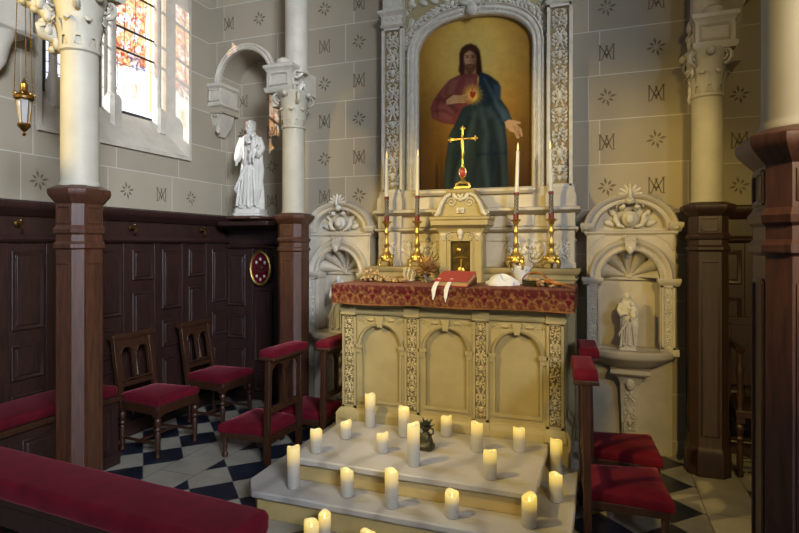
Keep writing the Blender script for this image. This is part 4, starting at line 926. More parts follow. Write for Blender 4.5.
# ================================================================== STATUES
def statue(name, label, loc, h, rz, veil, matn, beard=False, plinth=True):
    r = thing(name, label, 'statue', loc, rz); m = MB(); W_ = .86 if beard else 1; m.X = Matrix.Diagonal((W_, W_, 1, 1)); z0 = .075*h
    H = h-z0; prof = [(0, .15, .135), (.03, .15, .135), (.10, .145, .13), (.22, .14, .122), (.36, .130, .112), (.48, .128, .108), (.57, .120, .1), (.63, .112, .092), (.70, .125, .092), (.77, .132, .088), (.81, .118, .078), (.835, .075, .06), (.85, .045, .045), (.90, .04, .042)]
    rings = []
    for f, rx, ry in prof:
        ring = []; amp = .2*(1-f)**.6 if f < .8 else 0; sway = .02*math.sin(f*PI*1.1)*H
        for j in range(56):
            a = 2*PI*j/56; k = 1+amp*(.6*math.sin(8*a+f*3)+.5*math.sin(13*a-f*5)+.3*math.sin(5*a+f*8)); ring.append((rx*H*k*math.cos(a)+sway, ry*H*k*math.sin(a), z0+f*H))
        rings.append(ring)
    m.loft(rings); hz = z0+.925*H; T_ = lambda *p: tuple((p[0]*H, p[1]*H, z0+p[2]*H))
    m.ell((0, -.012*H, hz), (.048*H, .056*H, .07*H), 14, 10); m.ell((0, -.068*H, hz-.006*H), (.009*H, .016*H, .017*H), 8, 6)
    for s in (-1, 1): m.ell((s*.018*H, -.06*H, hz+.012*H), (.016*H, .008*H, .006*H), 8, 5)
    if beard:
        m.ell((0, -.045*H, hz-.06*H), (.034*H, .03*H, .05*H), 10, 7)
        for k in range(22):
            a = PI*(k/21)*1.5-PI*.25; m.ell((.05*H*math.cos(a), .012*H+.045*H*math.sin(a), hz+.01*H+.03*H*math.sin(k*2.1)), (.022*H, .02*H, .03*H), 8, 5)
        m.ell((0, .01*H, hz+.035*H), (.054*H, .058*H, .045*H), 12, 7)
    elif veil:
        m.ell((0, .012*H, hz+.015*H), (.062*H, .062*H, .075*H), 14, 9); m.loft([[((.066+.05*t)*H*math.cos(a), (.02+.02*t)*H+(.05+.03*t)*H*math.sin(a), hz-.14*H*t+.02*H) for a in [2*PI*j/20 for j in range(20)]] for t in (0, .3, .6, 1)])
    # arms: viewer's left arm hangs slightly out, the other one is bent to carry the child
    m.sweep([T_(-.10, 0, .79), T_(-.145, -.005, .69), T_(-.15, -.045, .59), T_(-.135, -.11, .535)] if beard else [T_(-.105, 0, .79), T_(-.145, -.01, .68), T_(-.11, -.09, .60), T_(-.02, -.13, .635)], [.05*H, .05*H, .052*H, .035*H], n=10)
    hnd = (-.128, -.135, .515) if beard else (.0, -.14, .645)
    m.ell(T_(*hnd), (.02*H, .022*H, .034*H), 8, 6)
    for k in range(4): m.sweep([T_(hnd[0]-.012+.008*k, hnd[1]-.01, hnd[2]-.015), T_(hnd[0]-.012+.009*k, hnd[1]-.02, hnd[2]-.045)], .0065*H, n=5)
    m.sweep([T_(.105, 0, .79), T_(.155, -.01, .68), T_(.14, -.09, .60), T_(.08, -.14, .62)], [.05*H, .052*H, .05*H, .032*H], n=10)
    for k in range(4): m.sweep([T_(.09-.02*k*.5, -.135, .615+.01*k), T_(.045-.005*k, -.155, .62+.012*k)], .008*H, n=5)
    # mantle folds
    for q in range(5):
        m.sweep([T_(.13-.03*q, -.07-.012*q, .74-.05*q), T_(.06-.035*q, -.12, .58-.06*q), T_(-.04-.03*q, -.125, .44-.055*q), T_(-.12, -.09, .34-.05*q)], [.012*H, .018*H, .018*H, .01*H], n=7)
    for q in range(6):
        x = -.10+.04*q; m.sweep([T_(x*.8, -.10, .48-.02*(q % 3)), T_(x, -.125, .28), T_(x*1.25, -.145, .03)], [.008*H, .015*H, .02*H], n=7)
    m.sweep([T_(.15, -.03, .60), T_(.165, -.05, .42), T_(.15, -.06, .22), T_(.13, -.05, .12)], [.03*H, .04*H, .035*H, .012*H], n=9)
    # child
    cz = .70; m.sweep([T_(.10, -.13, .60), T_(.105, -.125, .67), T_(.095, -.115, .735), T_(.09, -.115, .77)], [.05*H, .055*H, .042*H, .022*H], n=12)
    m.ell(T_(.088, -.125, .805), (.033*H, .036*H, .042*H), 12, 8); m.ell(T_(.09, -.115, .82), (.036*H, .038*H, .035*H), 10, 6); m.ell(T_(.086, -.163, .80), (.006*H, .008*H, .008*H), 6, 4)
    m.sweep([T_(.06, -.13, .74), T_(.025, -.16, .72), T_(.0, -.165, .755)], [.018*H, .016*H, .011*H], n=7); m.sweep([T_(.13, -.13, .74), T_(.155, -.16, .70), T_(.14, -.18, .67)], [.018*H, .016*H, .011*H], n=7)
    for s in (0, 1): m.sweep([T_(.085+.04*s, -.15, .615), T_(.075+.045*s, -.19, .58), T_(.07+.05*s, -.185, .50)], [.026*H, .022*H, .013*H], n=8)
    for s in (-1, 1): m.ell(T_(s*.06, -.16, .015), (.03*H, .06*H, .022*H), 8, 5)
    m.box(-.15*H, .15*H, -.14*H, .13*H, z0-.02*H, z0+.012*H)
    m.X = Matrix.Identity(4); m.build('figure', matn, r, 180, remesh=h/210, smooth=0)
    m = MB(); m.octo([(.165*H, 0), (.165*H, .02*h), (.15*H, .03*h), (.15*H, .07*h), (.14*H, z0)], ch=.25); m.build('plinth', matn, r, 40, .002); return r
statue('statue', 'large white stone statue of a bearded robed man holding a child, on the panelling ledge', (-3.31, 4.70, 1.888), .97, math.radians(12), False, 'statue', True)
statue('statue', 'small white statue of a veiled woman with child in the right shell niche', (XC+1.215, 4.47, .816), .42, 0, True, 'statue')
statue('statue', 'small grey-white statue in the left shell niche, half hidden by the altar cloth', (XC-1.19, 4.47, .816), .505, 0, True, 'statuegrey')
b = MB(); b.octo([(.15, 0), (.17, .012), (.2, .022), (.2, .036), (.18, .05)], ch=.3)
tag(b.build('statue_stand', 'pierwood', None, 40, .002), 'oak stand under the large white statue on top of the panelling', 'stand').location = (-3.31, 4.70, 1.836)
bk = MB(); bk.box(-3.6, -3.02, 4.56, 4.87, 1.79, 1.835); struct(bk.build('trim_8', 'wood', None, 40, .006), 'dark oak ledge on the panelling in the statue corner', 'ledge')
# oval reliquary frame on the panelling
o = thing('oval_frame', 'oval gold frame with red velvet and white medallions on the dark panelling', 'frame', (-3.275, 4.825, 1.36)); m = MB()
def oval(rx, rz, y, k=40): return [(rx*math.cos(2*PI*i/k), y, rz*math.sin(2*PI*i/k)) for i in range(k)]
m.sweep(oval(.115, .168, 0)+[(.115, 0, 0)], [.022]*41, [.016]*41, n=8); m.build('gilt_rim', 'gold', o); m = MB(); m.loft([oval(.112, .165, .01), oval(.112, .165, -.002)]); v = m.build('velvet_ground', 'velvetdark', o)
for x, z in ((0, .095), (-.05, .06), (.05, .06), (-.045, -.08), (.045, -.08), (0, -.115)):
    m = MB(); m.ell((x, -.006, z), (.014, .006, .017), 10, 6); m.build('medallion', 'statue', o)
m = MB(); m.ell((0, -.005, .01), (.028, .005, .022), 12, 6); m.sweep([(-.07, -.004, -.02), (0, -.005, -.035), (.07, -.004, -.02)], .005, n=5); m.build('center_medallion', 'bronze', o)
# brass hooks on the panelling
for i, (y, lab) in enumerate(((2.6, 'small brass hook on the left panelling beside the foreground column'), (3.56, 'small brass hook on the left panelling below the window'), (4.42, 'small brass hook on the left panelling nearest the statue corner'))):
    h = MB(); h.lathe([(.022, 0), (.022, .006), (.008, .012), (.008, .03)], 12); h.sweep([(0, 0, .03), (.012, 0, .05), (.03, 0, .055), (.04, 0, .045)], [.007, .007, .008, .011], n=7); h.ell((-.022, 0, .04), (.011, .011, .011), 8, 5); h.sweep([(0, 0, .03), (-.022, 0, .04)], .005, n=5)
    ob = tag(h.build('brass_hook', 'brass'), lab, 'hook', 'brass hooks on the left panelling'); ob.location = (LEFT+.06, y, 1.745); ob.rotation_euler = (0, PI/2, 0)
# ================================================================== THINGS ON THE ALTAR
AZ = 1.309
def px_on(x, y, z=AZ): t = 0
bk = thing('missal', 'red book on a slanted stand on the altar, two white ribbons hanging down', 'book', (-.965, 3.82, AZ), math.radians(-3)); m = MB()
m.prism([(-.10, 0), (.10, 0), (.10, .02), (-.10, .02)], -.09, .09)
m = MB(); m.X = rotm('X', 14); m.box(-.115, .115, -.105, .12, .035, .065); m.build('page_block', 'paper', bk); m = MB(); m.X = rotm('X', 14); m.box(-.122, .122, -.112, .13, .065, .072); m.box(-.122, .122, -.112, .13, .028, .036); m.box(-.122, .122, .12, .13, .03, .07); m.build('cover', 'redbook', bk, 40, .003)
m = MB(); m.prism([(-.12, 0), (.12, 0), (.12, .012), (-.12, .012)], -.10, .10)
for s in (-1, 1): m.add([(s*.115-.008, -.11, 0), (s*.115+.008, -.11, 0), (s*.115+.008, .12, 0), (s*.115-.008, .12, 0), (s*.115-.008, -.11, .008), (s*.115+.008, -.11, .008), (s*.115+.008, .12, .06), (s*.115-.008, .12, .06)], [(0, 3, 2, 1), (4, 5, 6, 7), (0, 1, 5, 4), (1, 2, 6, 5), (2, 3, 7, 6), (3, 0, 4, 7)])
m.build('stand', 'chairwood', bk)
for x0, L in ((-.105, .085), (-.015, .075)):
    m = MB(); m.sweep([(x0+.012, -.08, .055), (x0+.008, -.128, .03), (x0+.004, -.158, .006), (x0, -.172, -.02), (x0-.004, -.174, -L)], [.013, .015, .016, .016, .010], .002, side=(1, 0, 0), n=6)
    m.sweep([(x0-.004, -.174, -L), (x0-.004, -.174, -L-.03)], [.008, .001], .002, side=(1, 0, 0), n=6); m.build('ribbon', 'whitecloth', bk)
# dried bouquet in a silver cup
d = thing('dried_bouquet', 'brown dried flower bouquet in a silver cup left of the red book', 'flowers', (-1.27, 4.09, AZ)); m = MB(); m.lathe([(.045, 0), (.045, .006), (.012, .02), (.012, .04), (.045, .06), (.05, .085), (.047, .085), (.03, .06)], 18); m.build('silver_cup', 'silver', d); m = MB(); rd = random.Random(5)
for k in range(70):
    a = rd.uniform(0, 2*PI); el = rd.uniform(-.1, 1.35); L_ = rd.uniform(.11, .145); D = Vector((math.cos(a)*math.cos(el), math.sin(a)*math.cos(el), math.sin(el))); c = Vector((0, 0, .075)); m.sweep([c, c+D*L_*.55+Vector((0, 0, .006)), c+D*L_], [.003, .014, .004], [.002, .004, .001], n=5)
m.build('dried_petals', 'dried', d)
# wreath of dried seed heads
d = thing('dried_wreath', 'pale dried seed head garland lying on the left of the altar top', 'garland', (-1.60, 3.97, AZ)); m = MB()
for k in range(110):
    f = rd.random(); x = -.15+.36*f; hgt = .11*max(0, 1-f*1.6); z = rd.uniform(.018, .03+hgt); m.ell((x+rd.uniform(-.02, .02), rd.uniform(-.05, .05), z), (rd.uniform(.009, .017),)*3, 6, 4)
m.build('seed_heads', 'driedpale', d); m = MB()
for k in range(26):
    x = rd.uniform(-.13, .2); m.sweep([(x, rd.uniform(-.04, .04), .012), (x+rd.uniform(-.05, .05), rd.uniform(-.05, .05), .03), (x+rd.uniform(-.09, .09), rd.uniform(-.05, .05), .02)], [.002, .008, .002], .002, n=5)
m.build('twigs', 'bronze', d)
d = thing('white_crown', 'small white openwork crown between the garland and the dried bouquet', 'crown', (-1.425, 4.15, AZ)); m = MB()
for k in range(8):
    a = 2*PI*k/8; b_ = a+2*PI/8; m.sweep([(.035*math.cos(a), .035*math.sin(a), .01), (.05*math.cos(a), .05*math.sin(a), .06), (.045*math.cos((a+b_)/2), .045*math.sin((a+b_)/2), .105), (.03*math.cos(b_), .03*math.sin(b_), .08)], [.007, .006, .006, .004], n=6)
m.sweep([(.036*math.cos(2*PI*i/20), .036*math.sin(2*PI*i/20), .012) for i in range(21)], .008, n=6); m.build('crown_band', 'statue', d)
# crumpled white cloth
m = MB(); rings = []
for i in range(13):
    f = i/12; zz = .062*math.sin(f*PI/2); rr = .088*(1-f**1.8)+.004; rings.append([((rr*1.2+.02*math.sin(5*a+f*6)*(1-f*.6)+.009*math.sin(11*a))*math.cos(a), (rr*.8+.016*math.sin(4*a+2+f*5)*(1-f*.6))*math.sin(a), zz*(1+.35*math.sin(3*a+1))+.002) for a in [2*PI*j/44 for j in range(44)]])
m.loft(rings); o = tag(m.build('crumpled_cloth', 'whitecloth', None, 60), 'crumpled white cloth lying on the right part of the altar top', 'cloth'); o.location = (-.665, 3.95, AZ); 
d = thing('wicker_basket', 'copper brown open basket with arched handle right of the crumpled cloth', 'basket', (-.43, 3.98, AZ)); m = MB(); m.lathe([(.06, 0), (.075, .02), (.082, .045), (.076, .045), (.068, .02), (.055, .006)], 24, sx=1.05)
for zz in (.012, .026, .04): m.sweep([((.078+.004*math.sin(i*2.5))*1.05*math.cos(2*PI*i/60), (.078+.004*math.sin(i*2.5))*math.sin(2*PI*i/60), zz) for i in range(61)], .005, n=5)
m.build('bowl', 'bronze', d); m = MB(); m.sweep([(-.085*math.cos(PI*i/16), -.01, .035+.062*math.sin(PI*i/16)) for i in range(17)], .012, .006, side=(0, 1, 0), n=8); m.build('handle', 'copper', d); m = MB()
for k in range(14): m.ell((rd.uniform(-.05, .05), rd.uniform(-.05, .04), .045), (.016, .015, .013), 7, 5)
m.build('contents', 'driedpale', d)
d = thing('gauze_bouquet', 'white gauze wrapped bouquet standing behind the copper basket', 'bouquet', (-.55, 4.14, AZ)); m = MB()
for k in range(22):
    a = 2*PI*k/22; rr = .03; m.sweep([(rr*.6*math.cos(a), rr*.6*math.sin(a), 0), (.05*math.cos(a), .045*math.sin(a), .06), ((.065+.02*math.sin(k*2))*math.cos(a), (.05+.012*math.sin(k*3))*math.sin(a), .12+.02*math.sin(k*1.7))], [.008, .016, .02], .003, n=6)
m.build('gauze', 'whitecloth', d); m = MB()
for k in range(12): m.ell((rd.uniform(-.04, .04), rd.uniform(-.035, .035), rd.uniform(.09, .13)), (.018, .018, .016), 7, 5)
m.build('flower_heads', 'driedpale', d)
d = thing('dried_sprig', 'thin dried flower sprigs trailing over the right end of the altar top', 'flowers', (-.27, 3.84, AZ)); m = MB()
for k in range(9): m.sweep([(-.14+.01*k, .06-.01*k, .035+.006*(k % 3)), (-.05+.005*k, .02-.006*k, .06-.004*k), (.04, -.01*k*.6, .03), (.08+.004*k, -.02-.006*k, .008)], .0026, n=5)
m.build('stalks', 'copper', d); m = MB()
for k in range(22): m.ell((rd.uniform(-.13, .03), rd.uniform(-.03, .04), rd.uniform(.013, .045)), (.012, .012, .009), 6, 4)
m.build('seed_heads', 'driedpale', d)
# little vase on the step
d = thing('bronze_vase', 'small dark bronze vase with a posy standing on the upper step', 'vase', (-1.045, 3.36, .302)); m = MB(); m.octo([(.052, 0), (.052, .022), (.044, .03), (.036, .06), (.03, .085), (.022, .10)], ch=.3); m.lathe([(.02, .098), (.016, .108), (.024, .118), (.034, .132), (.036, .142), (.031, .142), (.016, .125)], 18)
for s in (-1, 1): m.sweep([(s*.03, 0, .135), (s*.05, 0, .125), (s*.05, 0, .10), (s*.032, 0, .085)], .006, n=6)
m.build('vase_body', 'bronze', d); m = MB()
for k in range(34): a = rd.uniform(0, 2*PI); e = rd.uniform(.2, 1.4); D = Vector((math.cos(a)*math.cos(e), math.sin(a)*math.cos(e), math.sin(e))); c = Vector((0, 0, .128)); L_ = rd.uniform(.035, .075); m.sweep([c, c+D*L_*.6, c+D*L_], [.002, .009, .003], [.002, .004, .001], n=5)
m.build('posy', 'leafdark', d)
# ================================================================== LED PILLAR CANDLES
def led(x, y, z, h, r, label, seed):
    rd = random.Random(seed); o = thing('pillar_candle', label, 'candle', (x, y, z), rd.uniform(0, 6), 'glowing battery pillar candles around the altar steps'); m = MB(); n = 28; ph = rd.uniform(0, 6); am = rd.uniform(.006, .012)
    def top(a): return h-am*(1+math.sin(a+ph))-.004*math.sin(3*a+ph*2)
    rings = [[(r*k*math.cos(2*PI*j/n), r*k*math.sin(2*PI*j/n), zz) for j in range(n)] for k, zz in ((.96, 0), (1, .004), (1, h*.25), (1, h*.5), (1, h*.75))]
    for k, dz in ((1, -.012), (.97, -.002), (.9, 0), (.8, -.006), (.72, -.018), (.3, -.021)):
        rings.append([(r*k*math.cos(2*PI*j/n), r*k*math.sin(2*PI*j/n), top(2*PI*j/n)*(1 if k > .75 else .0)+((h-2*am)*(0 if k > .75 else 1))+dz) for j in range(n)])
    m.loft(rings); m.build('wax_body', 'led', o, 60)
    m = MB(); zz = h-2*am-.02; m.lathe([(.002, zz), (.0065, zz+.008), (.006, zz+.016), (.001, zz+.03)], 10, sy=.5); m.build('flame_tip', 'flame', o); return o
R1 = .0375
for i, a in enumerate((
    (-1.545, 3.63, .302, .245, R1, 'tall glowing candle against the altar front at its left arched panel'),
    (-1.606, 3.358, .302, .118, R1, 'short glowing candle on the upper step beside the left end of the altar'),
    (-1.672, 3.066, .302, .148, R1, 'glowing candle at the left edge of the upper step, nearest the left kneeler'),
    (-1.252, 3.528, .302, .20, R1, 'tall glowing candle on the upper step just behind and left of the tall middle one'),
    (-.984, 3.635, .302, .14, R1, 'glowing candle against the altar front, just right behind the bronze vase'),
    (-.728, 3.429, .302, .19, R1, 'glowing candle on the upper step, second from the right along the altar front'),
    (-.478, 3.519, .302, .155, R1, 'glowing candle on the upper step before the rightmost arched panel'),
    (-1.282, 3.209, .302, .128, R1, 'short rounded glowing candle in the left middle of the upper step'),
    (-1.034, 3.082, .302, .25, R1, 'tall glowing candle in front of the bronze vase in the middle of the upper step'),
    (-.575, 3.056, .302, .16, R1, 'glowing candle at the front right of the upper step, alone near its edge'),
    (-1.709, 2.854, .162, .255, R1, 'tall glowing candle on the left corner of the lower step'),
    (-1.365, 2.868, .162, .16, R1, 'short glowing candle on the lower step, second from its left end'),
    (-1.077, 2.831, .162, .21, R1, 'glowing candle in the middle of the lower step, taller than both its neighbours there'),
    (-.736, 2.836, .162, .135, R1, 'short glowing candle on the lower step between the middle and right corner'),
    (-.339, 2.878, .162, .16, .039, 'glowing candle with visible flame tip at the front right corner of the lower step'),
    (-.258, 3.60, .162, .222, R1, 'tall glowing candle beside the altar foot, rearmost on the right end of the lower step'),
    (-.232, 3.213, .162, .16, R1, 'glowing candle on the right end of the lower step, in front of the tall one'),
    (-1.408, 2.531, .001, .17, .04, 'glowing candle on the floor nearest the red bench end, flame tip showing'),
    (-1.384, 2.63, .001, .17, .034, 'glowing candle on the floor close against the lower step, behind another one'),
    (-1.098, 2.55, .001, .165, .04, 'glowing candle on the floor before the middle of the steps, cut by the bottom edge'))): led(*a, seed=i)
# exec-continues
# ================================================================== SEATS
def turned(m, x, y, z0, z1, r=.022):
    H = z1-z0; P = [(.6, 0), (.9, .02), (1, .05), (.6, .09), (.75, .12), (.9, .3), (1.0, .5), (.7, .56), (1.15, .6), (1.15, .63), (.7, .66), (1.0, .72), (1.25, .78), (1.0, .83), (.75, .85), (1.2, .87)]
    m.lathe([(r*a, z0+H*b) for a, b in P], 14, (x, y)); m.box(x-r*1.1, x+r*1.1, y-r*1.1, y+r*1.1, z0+H*.87, z1)
def cushion(m, poly, z0, z1, dome=.018, k=6):
    """upholstered block: poly in (x,y), rounded top"""
    cx = sum(p[0] for p in poly)/len(poly); cy = sum(p[1] for p in poly)/len(poly); pts = []
    for i in range(len(poly)):
        a, b = poly[i], poly[(i+1) % len(poly)]
        for j in range(k): pts.append((a[0]+(b[0]-a[0])*j/k, a[1]+(b[1]-a[1])*j/k))
    def ring(s, z): return [(cx+(x-cx)*s, cy+(y-cy)*s, z) for x, y in pts]
    m.loft([ring(.985, z0), ring(1.0, z0+.008), ring(1.0, z1-.022), ring(.985, z1-.009), ring(.95, z1), ring(.7, z1+dome*.7), ring(.35, z1+dome), ring(.02, z1+dome*1.05)])
def side_chair(label, loc, rz, group):
    r = thing('side_chair', label, 'chair', loc, rz, group); mt = 'chairwood'
    m = MB(); cushion(m, [(-.20, -.175), (.215, -.21), (.215, .21), (-.20, .175)], .375, .425); m.build('seat', 'velvet', r, 50)
    m = MB(); m.box(.185, .215, -.2, .2, .31, .378); m.box(-.20, -.17, -.17, .17, .31, .378)
    for s in (-1, 1): m.add([(-.2, s*.145, .31), (.2, s*.18, .31), (.2, s*.205, .31), (-.2, s*.172, .31), (-.2, s*.145, .378), (.2, s*.18, .378), (.2, s*.205, .378), (-.2, s*.172, .378)], [(0, 3, 2, 1), (4, 5, 6, 7), (0, 1, 5, 4), (1, 2, 6, 5), (2, 3, 7, 6), (3, 0, 4, 7)])
    m.build('seat_frame', mt, r, 40, .003)
    for s in (-1, 1):
        m = MB(); turned(m, .19, s*.185, 0, .34); m.build('leg', mt, r, 50)
        m = MB(); turned(m, -.185, s*.158, 0, .34); m.build('leg', mt, r, 50)
    m = MB()
    for s in (-1, 1): m.sweep([(-.185, s*.158, .10), (.19, s*.185, .10)], .012, n=8)
    m.sweep([(0, -.17, .10), (0, .17, .10)], .012, n=8); m.build('stretcher', mt, r)
    B = Matrix(((0, 1, 0, -.188), (1, 0, 0, 0), (0, 0, 1, .34), (0, 0, 0, 1))); B = Matrix.Translation((-.188, 0, .34)) @ Matrix.Rotation(math.radians(-9), 4, 'Y') @ Matrix.Rotation(PI/2, 4, 'Z')
    m = MB(); m.X = B
    for s in (-1, 1): m.box(s*.165-.02, s*.165+.02, -.018, .018, -.02, .50)
    m.box(-.145, .145, -.014, .014, .12, .155); m.box(-.145, .145, -.016, .012, .165, .18)
    for s in (-1, 1):
        m.arch(-.148 if s < 0 else .0, .0 if s < 0 else .148, .18, .475, s*.073, .05, .36, .18, -.014, .014, n=14); m.archmould(s*.073, .36, [(.05, -.014), (.05, -.02), (.062, -.02), (.062, -.014)], 14)
    m.lathe([(.012, .18), (.017, .19), (.010, .21), (.013, .33), (.018, .35), (.018, .362)], 10, (0, -.016)); m.build('backrest', mt, r, 40, .002)
    m = MB(); m.X = B; m.rect([(-.19, .19, -.022, .022, .47), (-.198, .198, -.03, .028, .49), (-.198, .198, -.03, .028, .508), (-.185, .185, -.02, .02, .518)]); m.build('top_rail', mt, r, 40, .002); return r
g = 'side chairs along the left panelling'
c1 = side_chair('dark oak chair with red seat standing right behind the foreground left column', (-3.30, 3.45, 0), math.radians(-2), g)
c1.scale = (1.04, 1.04, 1.05)
c2 = dup(c1, (-3.28, 4.17, 0), math.radians(-1), 'dark oak chair with red seat in the left corner below the large statue')
def kneeler(label, loc, rz, H, S, group):
    """prie-dieu: low padded kneeling seat towards +x, upright open back at x=0 with a padded arm rest"""
    r = thing('prayer_kneeler', label, 'kneeler', loc, rz, group); mt = 'chairwood'; W = .205
    m = MB(); cushion(m, [(.02, -W+.02), (.43, -.235), (.43, .235), (.02, W-.02)], S-.075, S-.012, .02); m.build('seat', 'velvet', r, 50)
    m = MB(); m.slab([(-.01, -W+.01), (.415, -.225), (.415, .225), (-.01, W-.01)], S-.115, S-.07); m.build('seat_frame', mt, r, 40, .004)
    for s in (-1, 1):
        m = MB(); m.lathe([(.012, .0), (.022, .006), (.024, .02), (.016, .036), (.013, .045), (.018, .07), (.022, S-.11), (.022, S-.10)], 12, (.39, s*.2)); m.build('leg', mt, r, 50)
        m = MB(); m.add([(-.02, s*(W)-.02, 0), (.022, s*W-.02, 0), (.022, s*W+.02, 0), (-.02, s*W+.02, 0), (-.022, s*W-.02, S), (.02, s*W-.02, S), (.02, s*W+.02, S), (-.022, s*W+.02, S), (-.03, s*W-.018, H-.08), (.01, s*W-.018, H-.08), (.01, s*W+.018, H-.08), (-.03, s*W+.018, H-.08)],
                        [(0, 3, 2, 1), (0, 1, 5, 4), (1, 2, 6, 5), (2, 3, 7, 6), (3, 0, 4, 7), (4, 5, 9, 8), (5, 6, 10, 9), (6, 7, 11, 10), (7, 4, 8, 11), (8, 9, 10, 11)]); m.build('back_post', mt, r, 40, .003)
    m = MB(); m.X = Matrix.Rotation(PI/2, 4, 'Z') @ Matrix.Translation((0, 0, 0))
    zt = H-.075; m.box(-W, W, -.012, .016, S+.10, S+.145)
    for s in (-1, 1): m.arch(-W if s < 0 else 0, 0 if s < 0 else W, zt-.18, zt, s*W*.48, W*.40, zt-.13, zt-.18, -.002, .022, n=14)
    m.box(-.018, .018, -.005, .022, S+.14, zt-.1); m.build('back_splat', mt, r, 40, .002)
    m = MB(); m.box(-.075, .06, -W-.028, W+.028, H-.085, H-.06); m.build('arm_board', mt, r, 40, .004)
    m = MB(); m.X = Matrix.Translation((-.008, 0, 0)); cushion(m, [(-.062, -W-.024), (.062, -W-.024), (.062, W+.024), (-.062, W+.024)], H-.062, H-.012, .012); m.build('arm_pad', 'velvet', r, 50); return r
g = 'prayer kneelers either side of the altar'
k1 = kneeler('oak prayer kneeler with red pads, the left nearer one beside the altar steps', (-2.26, 3.635, 0), math.radians(180-3), .845, .265, g)
dup(k1, (-2.06, 4.105, 0), math.radians(180-2), 'oak prayer kneeler with red pads tucked between the altar and the left shell niche')
k2 = kneeler('oak prayer kneeler with red pads, nearest one to the right of the steps', (-.08, 3.37, 0), math.radians(5), .925, .275, g)
dup(k2, (-.07, 4.0, 0), math.radians(4), 'oak prayer kneeler with red pads, right further one below the shell niche')
# foreground bench and wall bench
b = thing('padded_bench', 'long red velvet topped bench crossing the bottom left foreground', 'bench', (-2.215, 1.895, 0), math.radians(-4)); m = MB()
def bolster(m, x0, x1, y0, y1, z0, z1, r=.03):
    prof = []
    for cxy, a0 in (((y0+r, z0+r), PI), ((y1-r, z0+r), 1.5*PI), ((y1-r, z1-r), 0), ((y0+r, z1-r), .5*PI)):
        for k in range(5): a = a0+PI/2*k/4; prof.append((cxy[0]+r*math.cos(a), cxy[1]+r*math.sin(a)))
    rings = []; cy, cz = (y0+y1)/2, (z0+z1)/2
    xs_ = [(x0, .8), (x0+.006, .92), (x0+.025, 1)]+[(x0+.03+(x1-x0-.06)*k/24, 1+.006*math.sin(k*1.9)) for k in range(25)]+[(x1-.025, 1), (x1-.006, .92), (x1, .8)]
    for x, s in xs_: rings.append([(x, cy+(y-cy)*s, cz+(z-cz)*s) for y, z in prof])
    m.loft(rings)
bolster(m, -.92, .92, -.15, .145, .40, .50); m.build('seat_cushion', 'velvet', b, 60)
m = MB(); m.box(-.90, .90, -.13, .13, .37, .402); m.box(-.88, .88, -.115, -.095, .26, .37); m.box(-.88, .88, .095, .115, .26, .37); m.build('seat_frame', 'wood', b, 40, .004)
for x in (-.86, .86):
    for y in (-.1, .1): m = MB(); m.box(x-.025, x+.025, y-.025, y+.025, 0, .37); m.build('leg', 'wood', b, 40, .004)
m = MB(); m.box(-.84, .84, -.015, .015, .1, .14)
for x in (-.86, .86): m.box(x-.015, x+.015, -.08, .08, .1, .14)
m.build('stretcher', 'wood', b, 40, .003)
b = thing('wall_bench', 'dark oak bench with red cushion against the left panelling, left of the near column', 'bench', (-3.49, 2.50, 0)); m = MB()
m.X = Matrix.Rotation(PI/2, 4, 'Z'); bolster(m, -.58, .58, -.19, .19, .50, .57, .025); m.build('seat_cushion', 'velvetdark', b, 60)
m = MB(); m.box(-.19, .21, -.60, .60, .465, .503); m.build('seat_board', 'chairwood', b, 40, .006)
m = MB(); m.box(-.17, .18, -.58, .58, .08, .467); m.box(-.17, .19, -.59, .59, 0, .09)
for y in (-.36, 0, .36): rpanel(m, (.18, y, .27), (0, 1, 0), .28, .28, (1, 0, 0), .014)
m.build('panelled_box', 'wood', b, 40, .003)
# armchair in the right corner, seen between the pillars
a = thing('armchair', 'dark turned-leg armchair half hidden between the right pillars', 'chair', (1.17, 4.56, 0)); m = MB()
for s in (-1, 1):
    for y in (-.19, .2): m = MB(); turned(m, s*.26, y, 0, .43, .024); m.build('leg', 'wood', a, 50)
    m = MB(); m.lathe([(.024, .46), (.016, .50), (.026, .55), (.016, .6), (.022, .68), (.028, .74), (.016, .78), (.024, .84), (.024, .87)], 14, (s*.26, -.19)); m.build('arm_post', 'wood', a, 50)
    m = MB(); m.sweep([(s*.265, -.24, .875), (s*.265, -.22, .885), (s*.265, 0, .885), (s*.25, .2, .885)], [.026, .032, .026, .02], .016, side=(1, 0, 0), n=10); m.build('armrest', 'wood', a, 60)
m = MB(); m.box(-.29, .29, -.22, .23, .41, .465); m.build('seat', 'wood', a, 40, .008)
m = MB(); m.box(-.27, .27, .19, .22, .55, 1.0); m.box(-.3, .3, .18, .23, 1.0, 1.06)
for s in (-1, 1): m.box(s*.26-.022, s*.26+.022, .18, .225, .46, 1.02)
m.build('backrest', 'wood', a, 40, .004)
for y in (-.19, .2): m = MB(); m.sweep([(-.26, y, .12), (.26, y, .12)], .014, n=8); m.build('stretcher', 'wood', a)
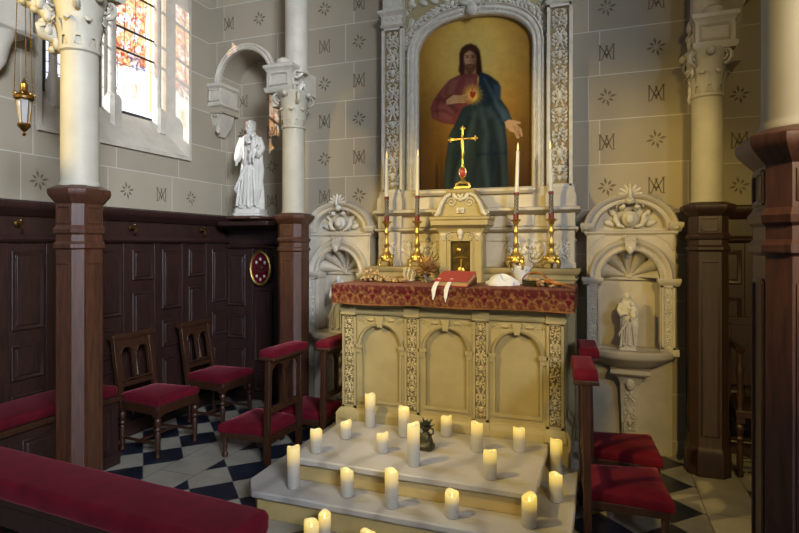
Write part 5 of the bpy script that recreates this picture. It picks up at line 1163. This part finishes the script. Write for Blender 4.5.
# ================================================================== LIGHT, CAMERA
wd = bpy.data.worlds.new('nave_daylight'); sc.world = wd; wd.use_nodes = True
bgn = wd.node_tree.nodes['Background']; bgn.inputs['Color'].default_value = (.62, .74, 1, 1); bgn.inputs['Strength'].default_value = .175
def lamp(name, typ, loc, energy, col, target=None, **kw):
    l = bpy.data.lights.new(name, typ); l.energy = energy; l.color = col
    for k, v in kw.items(): setattr(l, k, v)
    o = bpy.data.objects.new(name, l); COL.objects.link(o); o.location = loc
    if target is not None: o.rotation_euler = (Vector(target)-Vector(loc)).to_track_quat('-Z', 'Y').to_euler()
    return o
lamp('sun_through_window', 'SUN', (-8, 0, 6), 8, (1, .97, .9), None, angle=math.radians(.6)).rotation_euler = Vector((.80, 1.0, -.62)).to_track_quat('-Z', 'Y').to_euler()
lamp('sky_glow_through_window', 'SUN', (-9, 3, 9), 3.2, (.80, .88, 1), None, angle=math.radians(16)).rotation_euler = Vector((1, -.12, -1.02)).to_track_quat('-Z', 'Y').to_euler()
lamp('altar_spotlight', 'SPOT', (-2.4, 1.5, 3.05), 290, (1, .72, .20), (-.45, 4.0, 1.2), spot_size=math.radians(66), spot_blend=.5, shadow_soft_size=.04)
lamp('column_spotlight', 'SPOT', (-3.4, .5, 3.0), 200, (1, .70, .16), (-2.72, 2.2, 2.55), spot_size=math.radians(34), spot_blend=.4, shadow_soft_size=.04)
lamp('nave_lamp', 'SPOT', (1.0, -1.3, 3.3), 170, (1, .70, .16), (.95, 4.6, 3.0), spot_size=math.radians(30), spot_blend=.8, shadow_soft_size=.15)
lamp('right_column_spotlight', 'SPOT', (1.2, -.6, 3.2), 380, (1, .70, .18), (.60, 1.8, 2.2), spot_size=math.radians(40), spot_blend=.6, shadow_soft_size=.1)
lamp('nave_fill_light', 'AREA', (3.6, -2.6, 4.6), 110, (.80, .88, 1), (-3.6, 3.7, 2.3), size=2.0, spread=math.radians(52))  # cool area fill added behind the view, brightens the left side
cam = bpy.data.cameras.new('camera'); co = bpy.data.objects.new('camera', cam); COL.objects.link(co)
co.location = (0, 0, 1.6); co.rotation_euler = (PI/2, 0, math.radians(20)); cam.sensor_width = 36; cam.lens = 550/799*36; cam.shift_y = -21.5/799; cam.clip_start = .05
sc.camera = co
vs_ = sc.view_settings; vs_.view_transform = 'Standard'; vs_.look = 'None'; vs_.exposure = 0; vs_.gamma = 1; vs_.use_curve_mapping = False
try: sc.cycles.use_denoising = True; sc.cycles.max_bounces = 6; sc.cycles.transparent_max_bounces = 8; sc.cycles.sample_clamp_indirect = 4
except Exception: pass
